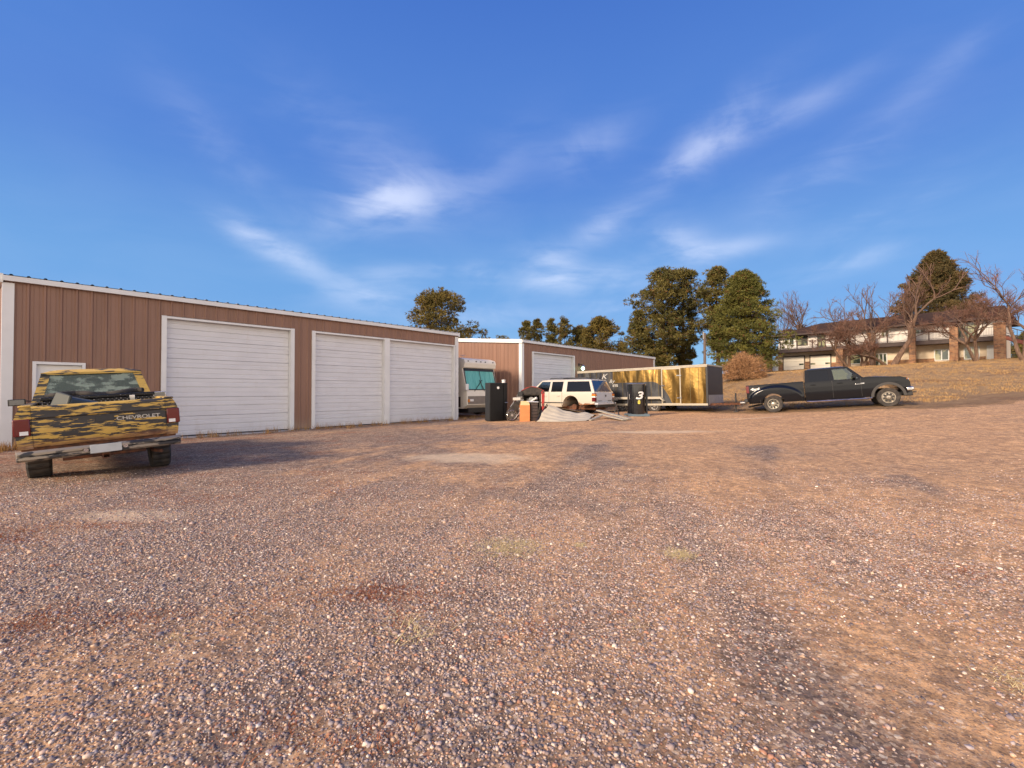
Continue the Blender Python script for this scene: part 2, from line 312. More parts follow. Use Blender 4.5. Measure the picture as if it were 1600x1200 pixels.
    gcol = mixc(t, mth(t, 'MULTIPLY', sstep(t, g3, .45, .7), .5), gcol, (.20, .12, .06))
    hmk = sstep(t, mth(t, 'ADD', ha, mth(t, 'MULTIPLY', mth(t, 'SUBTRACT', g2, .5), 2.2)), -.2, .35)
    edge = sstep(t, mth(t, 'ADD', ha, mth(t, 'MULTIPLY', mth(t, 'SUBTRACT', g1, .5), 3.0)), 2.6, .6)
    gcol = mixc(t, mth(t, 'MULTIPLY', edge, .6), gcol, mixc(t, sstep(t, g2, .4, .6), (.22, .135, .085), (.36, .22, .12)))
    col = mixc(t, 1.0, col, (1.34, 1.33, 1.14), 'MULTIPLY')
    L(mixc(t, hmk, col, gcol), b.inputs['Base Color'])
    b.inputs['Roughness'].default_value = .95; b.inputs['Specular IOR Level'].default_value = .25
    h1 = mth(t, 'MULTIPLY', sstep(t, v1.outputs['Distance'], .022, .0), .010); h2 = mth(t, 'MULTIPLY', sstep(t, v2.outputs['Distance'], .010, .0), .005)
    hh = mth(t, 'ADD', h1, h2); hh = mth(t, 'MULTIPLY', hh, mth(t, 'MULTIPLY_ADD', dirt2, -.8, 1)); hh = mth(t, 'ADD', hh, mth(t, 'MULTIPLY', noise(2.6, 8, rough=.65), .05))
    hh = mth(t, 'ADD', hh, mth(t, 'MULTIPLY', tn.outputs[0], .10))
    gh = mth(t, 'MULTIPLY', mth(t, 'ADD', g2, mth(t, 'MULTIPLY', g3, .25)), .30)
    hm2 = N(t, 'ShaderNodeMix'); L(hmk, hm2.inputs[0]); L(hh, hm2.inputs[2]); L(gh, hm2.inputs[3])
    bp = N(t, 'ShaderNodeBump'); bp.inputs['Distance'].default_value = 1.0; bp.inputs['Strength'].default_value = .9; L(hm2.outputs[0], bp.inputs['Height']); L(bp.outputs[0], b.inputs['Normal'])
    return o
ground()
def bulk(name, V, F, m, colr=None, smooth=False):     # many small polygons straight from arrays (F: n x k)
    me = bpy.data.meshes.new(name); me.vertices.add(len(V)); me.vertices.foreach_set('co', np.asarray(V, 'f4').ravel())
    k = F.shape[1]; me.loops.add(F.size); me.loops.foreach_set('vertex_index', F.ravel().astype('i4')); me.polygons.add(len(F)); me.polygons.foreach_set('loop_start', (np.arange(len(F)) * k).astype('i4'))
    if smooth: me.polygons.foreach_set('use_smooth', np.ones(len(F), bool))
    me.update(calc_edges=True)
    if colr is not None:
        ca = me.color_attributes.new('tone', 'FLOAT_COLOR', 'POINT'); ca.data.foreach_set('color', np.asarray(colr, 'f4').ravel())
    me.materials.append(m); o = bpy.data.objects.new(name, me); COL.objects.link(o); return o
def attr_mat(name, rough=.8, spec=.4, var=0, trans=0, bump=0):
    m = bpy.data.materials.new(name); m.use_nodes = True; t = m.node_tree; b = bsdf(m)
    a = N(t, 'ShaderNodeAttribute', attribute_name='tone'); c = a.outputs['Color']
    if var:
        n = N(t, 'ShaderNodeTexNoise'); n.inputs['Scale'].default_value = var; n.inputs['Detail'].default_value = 3; t.links.new(N(t, 'ShaderNodeTexCoord').outputs['Object'], n.inputs['Vector'])
        c = mixc(t, 1, c, mixc(t, n.outputs[0], (.55, .55, .55), (1.45, 1.45, 1.45)), 'MULTIPLY')
    t.links.new(c, b.inputs['Base Color']); b.inputs['Roughness'].default_value = rough; b.inputs['Specular IOR Level'].default_value = spec
    return m
def stones():
    rs = np.random.RandomState(4); ph = (1 + 5 ** .5) / 2
    iv = np.array([(-1, ph, 0), (1, ph, 0), (-1, -ph, 0), (1, -ph, 0), (0, -1, ph), (0, 1, ph), (0, -1, -ph), (0, 1, -ph), (ph, 0, -1), (ph, 0, 1), (-ph, 0, -1), (-ph, 0, 1)]) / 1.902
    it = np.array([(0, 11, 5), (0, 5, 1), (0, 1, 7), (0, 7, 10), (0, 10, 11), (1, 5, 9), (5, 11, 4), (11, 10, 2), (10, 7, 6), (7, 1, 8), (3, 9, 4), (3, 4, 2), (3, 2, 6), (3, 6, 8), (3, 8, 9), (4, 9, 5), (2, 4, 11), (6, 2, 10), (8, 6, 7), (9, 8, 1)])
    n = 380000; Y = 1.1 + (rs.rand(n) ** .75) * 7.4; X = (rs.rand(n) * 2 - 1) * (1.2 * Y + .6)
    rad = np.hypot(X - 19, Y - 1); dn = pnoise(X, Y, 11, 1.0) * 1.2 + pnoise(X, Y, 12, 3.0) * .6 + X * .10 + .3 * np.sin(rad * 1.9 + .6 * np.sin(Y))
    keep = rs.rand(n) < np.clip(.78 - dn * .62, .06, .97) * np.clip((8.7 - Y) / 4.5, 0, 1); X, Y = X[keep], Y[keep]; n = len(X)
    r = np.clip(rs.lognormal(math.log(.0054), .40, n), .003, .019); big = rs.rand(n) < .005; r[big] *= 1.5
    Vj = iv[None] * (1 + rs.uniform(-.32, .32, (n, 12, 1))); Vj = Vj * np.stack([rs.uniform(.75, 1.35, n), rs.uniform(.75, 1.1, n), rs.uniform(.45, .8, n)], -1)[:, None]
    a = rs.rand(n) * 6.28; ca, sa = np.cos(a)[:, None], np.sin(a)[:, None]; x, y, z = Vj[..., 0], Vj[..., 1], Vj[..., 2]
    tl = rs.normal(0, .3, n)[:, None]; y, z = y * np.cos(tl) - z * np.sin(tl), y * np.sin(tl) + z * np.cos(tl)
    Vj = np.stack([x * ca - y * sa, x * sa + y * ca, z], -1) * r[:, None, None]
    Zg = gzn(X, Y) + pnoise(X, Y, 3, 2.5) * .006; Vj += np.stack([X, Y, Zg + r * .18], -1)[:, None]
    pal = np.array([(.13, .105, .11), (.22, .17, .165), (.31, .23, .21), (.40, .28, .21), (.19, .155, .17), (.43, .34, .30), (.30, .155, .11), (.50, .42, .37), (.62, .56, .50), (.27, .23, .24), (.36, .22, .165)])
    pi = rs.choice(len(pal), n, p=[.13, .14, .16, .13, .11, .09, .06, .035, .012, .083, .05]); cc = pal[pi] * rs.uniform(.75, 1.2, (n, 1)) * np.array([1.30, 1.27, 1.16])
    cc = np.repeat(np.concatenate([cc, np.ones((n, 1))], 1), 12, 0)
    F = (it[None] + (np.arange(n) * 12)[:, None, None]).reshape(-1, 3)
    solo(bulk('gravel_stones', Vj.reshape(-1, 3), F, attr_mat('pebble', .75, .35, 90), cc), 'loose grey, pink and tan gravel covering the foreground', 'gravel', kind='stuff')
stones()
# ================================================================ materials
M_tan = mat('tan_metal', (.265, .150, .105), .5, .0, var=.16, vs=1.2, vscale=(3, 3, .25), spec=.4)
def splash(m, dirt, z1=.5, amt=.7):       # mud splash and dust on the lowest part of a wall
    t = m.node_tree; b = bsdf(m); c = N(t, 'ShaderNodeTexCoord').outputs['Object']; sz = N(t, 'ShaderNodeSeparateXYZ'); t.links.new(c, sz.inputs[0])
    q = N(t, 'ShaderNodeMapping'); q.inputs['Scale'].default_value = (2.5, 2.5, .9); t.links.new(c, q.inputs[0]); n = N(t, 'ShaderNodeTexNoise'); n.inputs['Scale'].default_value = 2; n.inputs['Detail'].default_value = 7; n.inputs['Roughness'].default_value = .7; t.links.new(q.outputs[0], n.inputs[0])
    f = mth(t, 'MULTIPLY', sstep(t, mth(t, 'SUBTRACT', sz.outputs[2], mth(t, 'MULTIPLY', n.outputs[0], z1 * 1.3)), z1 * .35, -z1 * .7), amt)
    src = b.inputs['Base Color'].links[0].from_socket; st_ = mth(t, 'MULTIPLY', sstep(t, n.outputs[0], .52, .72), .16)
    t.links.new(mixc(t, f, mixc(t, st_, src, dirt), dirt), b.inputs['Base Color'])
splash(M_tan, (.30, .21, .15))
M_trim = mat('white_trim', (.72, .73, .72), .45, var=.08, vs=2)
M_door = mat('white_door', (.66, .67, .70), .4, var=.10, vs=1.5, vscale=(1, 1, 3), th=(.2, .8))
splash(M_door, (.46, .40, .34), .35, .3)
M_roofm = mat('galvanised_roof', (.42, .43, .44), .4, .5, var=.3, vs=4)
M_conc = mat('concrete', (.44, .40, .36), .9, var=.25, vs=5, bump=.3)
M_black = mat('black_rubber', (.022, .02, .019), .85, var=.5, vs=8, col2=(.06, .05, .042))
M_dark = mat('dark_metal', (.02, .02, .022), .45)
M_steel = mat('steel', (.5, .5, .5), .35, .9, var=.3, vs=12)
M_chrome = mat('chrome', (.75, .75, .76), .15, 1.0, var=.4, vs=6)
M_gl = mat('tinted_glass', (.008, .010, .014), .05, spec=.3)
M_rust = mat('rust', (.17, .065, .03), .9, col2=(.06, .03, .022), vs=9, bump=.4)
def clear_glass(name, tint_, op):
    m = bpy.data.materials.new(name); m.use_nodes = True; t = m.node_tree; t.nodes.clear()
    tr = N(t, 'ShaderNodeBsdfTransparent'); tr.inputs[0].default_value = (*tint_, 1); g = N(t, 'ShaderNodeBsdfGlossy'); g.inputs[0].default_value = (.8, .8, .8, 1); g.inputs['Roughness'].default_value = .04
    fr = N(t, 'ShaderNodeFresnel'); mx = N(t, 'ShaderNodeMixShader'); t.links.new(mth(t, 'ADD', fr.outputs[0], op, clamp=True), mx.inputs[0]); t.links.new(tr.outputs[0], mx.inputs[1]); t.links.new(g.outputs[0], mx.inputs[2])
    o = N(t, 'ShaderNodeOutputMaterial'); t.links.new(mx.outputs[0], o.inputs[0]); return m
M_clear = clear_glass('clear_glass', (.72, .82, .66), .10)
M_cabglass = clear_glass('hazy_cab_glass', (.36, .46, .42), .10)
# ================================================================ steel sheds
UA = math.atan2(11.73, 10.03)              # direction of the sheds' long fronts
U = Vector((math.cos(UA), math.sin(UA), 0)); V_ = Vector((-math.sin(UA), math.cos(UA), 0))
def ribbed(mb, x0, x1, z0, z1, fn, off=0.0):           # ribbed steel sheet between x0..x1; z0, z1 numbers or functions of x
    xs = {x0, x1}; k = math.floor((x0 - off) / .305) - 1
    while off + k * .305 < x1 + .3:
        c = off + k * .305
        for d in (-.042, -.018, .018, .042, .093, .098, .104, .109, .196, .201, .207, .212): xs.add(round(c + d, 5))
        k += 1
    xs = sorted(x for x in xs if x0 <= x <= x1)
    def dep(x):
        f = (x - off) % .305
        g = min(f, .305 - f)
        if g < .019: return .030
        if g < .041: return .030 * (.042 - g) / .023
        for q in (.101, .2045):
            if abs(f - q) < .004: return .006
        return 0
    za = z0 if callable(z0) else (lambda x: z0); zb = z1 if callable(z1) else (lambda x: z1)
    vs = []
    for x in xs: vs += [fn(x, dep(x), za(x)), fn(x, dep(x), zb(x))]
    mb.add(vs, [(2 * i, 2 * i + 2, 2 * i + 3, 2 * i + 1) for i in range(len(xs) - 1)])
def overhead_door(root, x0, x1, z1, npan, label=None, fw=.13, win=False):
    y = .14; f = MB()                                   # door hangs behind the wall plane
    f.box(x0 - fw, x0, -.05, .17, -.02, z1 + fw * .55); f.box(x1, x1 + fw, -.05, .17, -.02, z1 + fw * .55); f.box(x0, x1, -.045, .16, z1, z1 + fw * .5)
    d = MB(); H = z1 - .03; ph = H / npan; prof = []
    for i in range(npan):
        b = .03 + i * ph
        for (t_, dd) in ((0, .030), (.012, 0), (.05, 0), (.20, 0), (.215, .008), (.25, .008), (.265, 0), (.50, 0), (.515, .024), (.54, .024), (.555, 0), (.74, 0), (.755, .008), (.79, .008), (.805, 0), (.985, 0), (1, .030)):
            prof.append((b + t_ * ph, y + dd))
    vs = []
    for z, yy in prof: vs += [(x0 + .004, yy, z), (x1 - .004, yy, z)]
    d.add(vs, [(2 * i, 2 * i + 1, 2 * i + 3, 2 * i + 2) for i in range(len(prof) - 1)])
    do = d.build('garage_door', M_door, root, recalc=False, smooth=20, label=label)
    f.build('door_frame', M_trim, do)
    s = MB(); s.box(x0, x1, y - .02, y + .03, -.0, .034); s.build('bottom_seal', M_dark, do)
    return do
def shed(name, label, loc, L, D, H, doors, base=-.3, mandoor=None, off=.1):
    r = thing(name, label, 'building', loc, UA)
    wl = MB(); ops = sorted([(a, b, z) for a, b, z, *_ in doors] + ([mandoor] if mandoor else []))
    front = lambda x, d, z: (x, -d, z)
    cur = 0
    for a, b, z in ops:
        if a > cur: ribbed(wl, cur, a, .02, H, front, off)
        ribbed(wl, a, b, z, H, front, off)
        wl.add([(a, 0, 0), (a, .2, 0), (a, .2, z), (a, 0, z)], [(0, 1, 2, 3)]); wl.add([(b, 0, 0), (b, .2, 0), (b, .2, z), (b, 0, z)], [(0, 1, 2, 3)]); cur = b
    ribbed(wl, cur, L, .02, H, front, off)
    gable = lambda t_: H + min(t_, D - t_) / 12.0
    ribbed(wl, 0, D, .02, gable, lambda x, d, z: (-d, x, z), .12)
    ribbed(wl, 0, D, .02, gable, lambda x, d, z: (L + d, x, z), .12)
    ribbed(wl, 0, L, .02, H, lambda x, d, z: (x, D + d, z), off)
    wl.build('wall', M_tan, r, recalc=False, smooth=0)
    rf = MB(); hm = H + D / 24.0 + .06
    for (ya, yb) in ((-.10, D / 2), (D + .10, D / 2)):
        za = H + .05; fn = lambda x, d, t_, ya=ya, yb=yb, za=za: (x, ya + (yb - ya) * t_, za + (hm - za) * t_ + d)
        ribbed(rf, -.06, L + .06, 0, 1, fn, off)
        ribbed(rf, -.06, L + .06, 0, 1, lambda x, d, t_: (fn(x, d, t_)[0], fn(x, d, t_)[1], fn(x, d, t_)[2] - .012), off)
    rf.build('roof', M_roofm, r, recalc=False, smooth=0)
    t = MB()                                             # eave and rake trim
    t.box(-.05, L + .05, -.13, -.035, H - .10, H + .03); t.box(-.05, L + .05, D + .035, D + .13, H - .14, H + .035)
    for x0, x1 in ((-.10, -.035), (L + .035, L + .10)):
        for ya, yb in ((-.10, D / 2), (D / 2, D + .10)):
            z = lambda y: H + .05 + min(y + .1, D + .1 - y) / 12.0
            t.slab([(x0, ya, z(ya) - .2), (x0, yb, z(yb) - .2), (x0, yb, z(yb) + .02), (x0, ya, z(ya) + .02)], (x1 - x0, 0, 0))
    t.build('eave_trim', M_trim, r, smooth=0)
    for x0, x1, y0, y1 in ((-.05, .16, -.05, -.0), (L - .16, L + .05, -.05, 0)):
        c = MB(); c.box(x0, x1, y0, -.002, -.02, H - .142); xs_ = (-.05, 0) if x0 < 1 else (L, L + .05)
        c.box(xs_[0], xs_[1], 0, .16, -.02, H - .142); c.build('corner_trim', M_trim, r, smooth=0)
    s = MB(); s.box(-.12, L + .12, -.32, D + .1, base, .0); s.build('slab', M_conc, r, bevel=.02)
    for a, b, z, n_ in doors: overhead_door(r, a + .13, b - .13, z - .08, n_)
    return r
def wall_s(px, c=(-12.75, 11.55)):         # distance along a shed front seen at photo column px
    k = (px - 800) / 720; return (k * c[1] - c[0]) / (U.x - k * U.y)
W1 = (-12.75, 11.55); L1 = wall_s(714)
DT = 3.66
ds = [(wall_s(251), wall_s(459), DT + .08, 6), (wall_s(486.5), wall_s(604), DT + .08, 6), (wall_s(604), wall_s(712), DT + .08, 6)]
md = (wall_s(50), wall_s(133), 2.2)
s1 = shed('steel_garage', 'long tan ribbed steel garage with three white overhead doors behind the patchy yellow pickup', (*W1, 0), L1, 12.2, 4.3, ds, mandoor=md)
d = MB(); d.box(md[0] + .07, md[1] - .07, .05, .09, .02, 2.12); do = d.build('entry_door', M_trim, s1, bevel=.004)
f = MB(); f.box(md[0], md[0] + .07, -.05, .1, 0, 2.2); f.box(md[1] - .07, md[1], -.05, .1, 0, 2.2); f.box(md[0] + .07, md[1] - .07, -.045, .1, 2.13, 2.2); f.build('door_frame', M_trim, do)
k = MB(); k.tube([(md[1] - .14, -.01, 1.0), (md[1] - .14, .05, 1.0)], .03); k.build('handle', M_steel, do)
W2 = (P(815, 26.2), 26.2)
w2s = lambda px: wall_s(px, W2)
s2 = shed('steel_garage', 'farther tan steel garage with one white overhead door, behind the gold trailer', (*W2, 0), w2s(1022), 12.2, 4.3, [(w2s(831), w2s(897.5), DT + .1, 6)])
# lit barn lamp beside its door
lx = w2s(904); lt = thing('wall_lamp', 'lit greenish white lamp on the wall right of the farther garage door', 'lamp', Vector((*W2, 0)) + U * lx, UA)
a = MB(); a.tube([(0, -.02, 3.18), (0, -.22, 3.2), (0, -.34, 3.14)], .022); a.box(-.06, .06, -.05, -.03, 3.08, 3.28); a.build('bracket', M_dark, lt)
a = MB(); a.lathe([(.05, 3.16), (.13, 3.08), (.15, 3.02), (.145, 3.02), (.10, 3.10)], (0, -.34, 0)); a.build('shade', M_steel, lt)
M_lamp = bpy.data.materials.new('lamp_glow'); M_lamp.use_nodes = True; bsdf(M_lamp).inputs['Emission Color'].default_value = (.55, 1, .62, 1); bsdf(M_lamp).inputs['Emission Strength'].default_value = 5
a = MB(); a.lathe([(.03, 3.05), (.09, 3.0), (.12, 2.93), (.10, 2.86), (.05, 2.82), (.01, 2.81)], (0, -.34, 0)); a.build('bulb', M_lamp, lt)
# ================================================================ house on the hill
HA = math.atan2(-.78, .63); HX, HY = 41.7, 72.0; HB = gz(46, 68) - .35
hd = Vector((math.cos(HA), math.sin(HA)))
def hs(px): k_ = (px - 800) / 720; return (k_ * HY - HX) / (hd.x - k_ * hd.y)
hs0, hs1 = hs(1217), hs(1575)
M_stucco = mat('cream_stucco', (.74, .62, .46), .85, var=.12, vs=.8, bump=.2)
M_stucco2 = mat('white_stucco', (.82, .78, .72), .85, var=.1, vs=.8)
M_brown = mat('dark_brown_wood', (.055, .032, .028), .6, var=.4, vs=3)
M_shing = mat('dark_shingles', (.075, .048, .038), 1.0, spec=.05, var=.5, vs=6, vscale=(1, 1, 3), bump=.6, bs=12)
M_pane = mat('house_pane', (.05, .07, .06), .05, col2=(.34, .34, .20), vs=.9, spec=.9, th=(.45, .6))
M_gdoor = mat('cream_door', (.78, .73, .62), .6, var=.07, vs=1, vscale=(.5, 1, 3))
def stone_mat():
    m = bpy.data.materials.new('rust_stone_veneer'); m.use_nodes = True; t = m.node_tree; b = bsdf(m)
    c = N(t, 'ShaderNodeTexCoord'); sp_ = N(t, 'ShaderNodeSeparateXYZ'); t.links.new(c.outputs['Object'], sp_.inputs[0])
    cb = N(t, 'ShaderNodeCombineXYZ'); t.links.new(mth(t, 'ADD', sp_.outputs[0], sp_.outputs[1]), cb.inputs[0]); t.links.new(sp_.outputs[2], cb.inputs[1])
    br = N(t, 'ShaderNodeTexBrick'); t.links.new(cb.outputs[0], br.inputs[0]); br.inputs['Scale'].default_value = 1; br.inputs['Brick Width'].default_value = .5; br.inputs['Row Height'].default_value = .13
    br.inputs['Mortar Size'].default_value = .015; br.inputs['Color1'].default_value = (.42, .20, .095, 1); br.inputs['Color2'].default_value = (.17, .10, .07, 1); br.inputs['Mortar'].default_value = (.12, .08, .06, 1)
    n = N(t, 'ShaderNodeTexNoise'); n.inputs['Scale'].default_value = 2.5; t.links.new(c.outputs['Object'], n.inputs[0])
    t.links.new(mixc(t, sstep(t, n.outputs[0], .35, .65), br.outputs[0], mixc(t, .5, br.outputs[0], (.50, .30, .16))), b.inputs['Base Color']); b.inputs['Roughness'].default_value = .9
    bp = N(t, 'ShaderNodeBump'); bp.inputs['Distance'].default_value = .03; t.links.new(br.outputs['Fac'], bp.inputs['Height']); bp.invert = True; t.links.new(bp.outputs[0], b.inputs['Normal']); return m
M_stone = stone_mat()
EV = 9.98 - HB; DK = 7.72 - HB            # eave and deck heights above the base
h = thing('two_storey_house', 'cream two storey house with stone pillars and a long dark balcony on the hill', 'house', (HX, HY, HB), HA)
wl = MB(); wl.box(hs0, hs1 - .4, 0, 10, DK, EV); wl.build('upper_wall', M_stucco2, h)
wl = MB(); wl.box(hs0 - .2, hs1 - .4, .05, 10, -.8, DK - .001); wl.build('lower_wall', M_stucco, h)
for a, b in ((1299, 1309), (1345, 1365), (1388, 1461), (1484, 1507), (1531, 1541), (1559, 1566)):
    wl = MB(); wl.box(hs(a), hs(b), -.10, .045, -.8, 1.25); wl.build('stone_wainscot', M_stone, h)
for a, b in ((1217.5, 1224), (1258, 1265.5)): wl = MB(); wl.box(hs(a), hs(b), -.10, .045, -.8, 1.55); wl.build('stone_wainscot', M_stone, h)
rf = MB(); x0, x1, y0, y1, e, rh = hs0 - .9, hs1 + .5, -1.0, 10.9, EV + .02, 1.95
v = [(x0, y0, e), (x1, y0, e), (x1, y1, e), (x0, y1, e), (x0 + 5.2, 4.6, e + rh), (x1 - 1.0, 4.6, e + rh)]
v += [(a_, b_, c_ - .22) for a_, b_, c_ in v[:4]]
rf.add(v, [(0, 1, 5, 4), (1, 2, 5), (2, 3, 4, 5), (3, 0, 4), (0, 6, 7, 1), (1, 7, 8, 2), (2, 8, 9, 3), (3, 9, 6, 0), (6, 9, 8, 7)])
ro = rf.build('roof', M_shing, h, smooth=0)
g = MB(); g.box(x0 - .02, x1 + .02, y0 - .13, y0 - .005, e - .2, e + .02); g.build('gutter', M_brown, ro)
dk = MB(); dk.box(hs0 - .9, hs1 - .3, -1.75, -.005, DK - .45, DK); dk.box(hs0 - .9, hs1 - .3, -1.83, -1.752, DK - .5, DK + .02)
dk.build('balcony_deck', M_brown, h)
rl = MB(); X0, X1 = hs0 - .85, hs1 - .35; rl.box(X0, X1, -1.80, -1.72, DK + 1.02, DK + 1.09); rl.box(X0, X1, -1.78, -1.74, DK + .10, DK + .14)
x = X0
while x < X1: rl.box(x - .009, x + .009, -1.768, -1.75, DK + .14, DK + 1.02); x += .13
ra = rl.build('balcony_railing', M_brown, h, smooth=0)
for px in (1227, 1253, 1277, 1291, 1335, 1393, 1457, 1508, 1530): p = MB(); p.box(hs(px) - .06, hs(px) + .06, -1.84, -1.70, DK - .3, DK + 1.2); p.build('railing_post', M_brown, ra)
def hpx(px, z_): return hs(px)
for px, wd in ((1200, .8), (1312, .8), (1362.5, .62), (1426, .62), (1491, .75), (1563, .95)):
    c = MB(); top = DK + (1.35 if px > 1350 else -.5); dd = -2.05 if px > 1250 else -1.8
    s_ = (lambda k_: (k_ * (HY) - HX) )(0); k_ = (px - 800) / 720
    nx, ny = -hd.y, hd.x; bx, by = HX + nx * dd, HY + ny * dd; ss = (k_ * by - bx) / (hd.x - k_ * hd.y)
    c.box(ss - wd / 2, ss + wd / 2, dd, dd + wd * .9, -1.2, top); c.box(ss - wd / 2 - .05, ss + wd / 2 + .05, dd - .05, dd + wd * .9 + .05, top, top + .12); c.build('stone_pillar', M_stone, h)
def hwin(a, b, z0, z1, split=1, frame=M_trim, name='window', pane=M_pane, y=0):
    f_ = MB(); A, B = hs(a), hs(b); f_.box(A, B, y - .09, y + .02, z1 - .09, z1); f_.box(A, B, y - .09, y + .02, z0, z0 + .09)
    n_ = split + 1
    for i in range(n_ + 1):
        xx = A + (B - A) * i / n_; xx0 = min(max(xx - .045, A), B - .09); f_.box(xx0, xx0 + .09, y - .088, y + .018, z0 + .09, z1 - .09)
    o_ = f_.build(name, frame, h, smooth=0); g_ = MB(); g_.box(A + .05, B - .05, y - .05, y - .012, z0 + .05, z1 - .05); g_.build('pane', pane, o_, smooth=0)
    return o_
u0 = DK + .05
hwin(1226.5, 1242, u0 + .75, u0 + 1.95); hwin(1245, 1263, u0 + .5, u0 + 1.95, frame=M_brown); hwin(1278, 1291, u0, u0 + 2.05, 0, M_brown, 'balcony_door')
hwin(1377, 1391, u0 + .85, u0 + 1.85); hwin(1430, 1448, u0 + .95, u0 + 1.75); hwin(1497, 1529, u0, u0 + 2.1, 1, M_brown, 'balcony_door')
hwin(1327, 1346, .9, 2.3, 0); hwin(1368, 1387, .0, 2.2, 2, M_trim, 'patio_door'); hwin(1460.5, 1484, .95, 2.35); hwin(1506.5, 1532, .95, 2.45)
f_ = MB(); f_.box(hs(1543), hs(1557.5), -.08, .03, .45, 2.5); f_.box(hs(1546), hs(1555), -.09, -.078, .6, 1.3); f_.build('side_door', M_trim, h)
def gdoor(a, b):
    d_ = MB(); A, B = hs(a), hs(b)
    for i in range(4): d_.box(A, B, -.06, .03, -.6 + i * .74, -.6 + i * .74 + .725)
    o_ = d_.build('garage_door', M_gdoor, h, bevel=.01); f2 = MB(); f2.box(A - .12, A - .003, -.1, .04, -.8, 2.45); f2.box(B + .003, B + .12, -.1, .04, -.8, 2.45); f2.box(A - .12, B + .12, -.1, .04, 2.37, 2.5); f2.build('door_frame', M_brown, o_)
    return o_, A, B
for a, b, ws in ((1225, 1257, (.87,)), (1267, 1298, (.13, .87))):
    o_, A, B = gdoor(a, b)
    for q in ws: l_ = MB(); cx = A + (B - A) * q; l_.box(cx - .3, cx + .3, -.075, -.061, 1.05, 1.3); l_.build('door_window', M_pane, o_)
d_ = MB(); d_.box(hs(1206), hs(1216), -.06, .04, -.8, 2.0); d_.build('side_door', M_trim, h)
# stairs from the balcony at the right
st = MB(); sx0 = hs1 - .2; n_ = 14
for i in range(n_): st.box(sx0 + .1 + i * .34, sx0 + .1 + i * .34 + .36, -1.6, -.4, DK - .06 - i * .17, DK - i * .17)
so = st.build('stairs', M_brown, h, smooth=0)
M_redw = mat('red_brown_wood', (.26, .075, .045), .6, var=.3, vs=4)
for yy in (-1.72, -.36): b_ = MB(); b_.bar((sx0, yy, DK - .15), (sx0 + 5.0, yy, DK - 2.65), .06, .36); b_.build('stringer', M_redw, so)
b_ = MB(); b_.bar((sx0 + .1, -1.72, DK + 1.05), (sx0 + 5, -1.72, DK - 1.4), .07, .09); b_.bar((sx0 + .1, -1.72, DK + .35), (sx0 + 5, -1.72, DK - 2.1), .04, .05)
for i in range(11): b_.box(sx0 + .1 + i * .48, sx0 + .15 + i * .48, -1.75, -1.69, DK - .2 - i * .24, DK + 1.05 - i * .24)
b_.build('stair_railing', M_brown, so, smooth=0)
lw = MB(); lw.box(hs1 - .38, hs1 + 5, -.3, 6, -.2, DK - 2.9); lw.build('stair_wall', M_brown, h)
# ================================================================ utility pole
pz = gz(P(1101, 36), 36)
up = thing('utility_pole', 'thin weathered utility pole rising between the tall pines behind the trailer', 'pole', (P(1101.5, 36), 36, pz))
a = MB(); a.tube([(0, 0, -.2), (0, 0, 91 / 720 * 36 + CZ - pz)], [.12, .09], 10); a.build('pole', mat('grey_wood', (.16, .12, .10), .9, var=.4, vs=4, vscale=(6, 6, 1)), up)
tp = 91 / 720 * 36 + CZ - pz
a = MB(); a.tube([(-.12, -.02, tp - .5), (-.12, -.02, tp + .1)], .05, 8); a.build('conduit', M_steel, up)
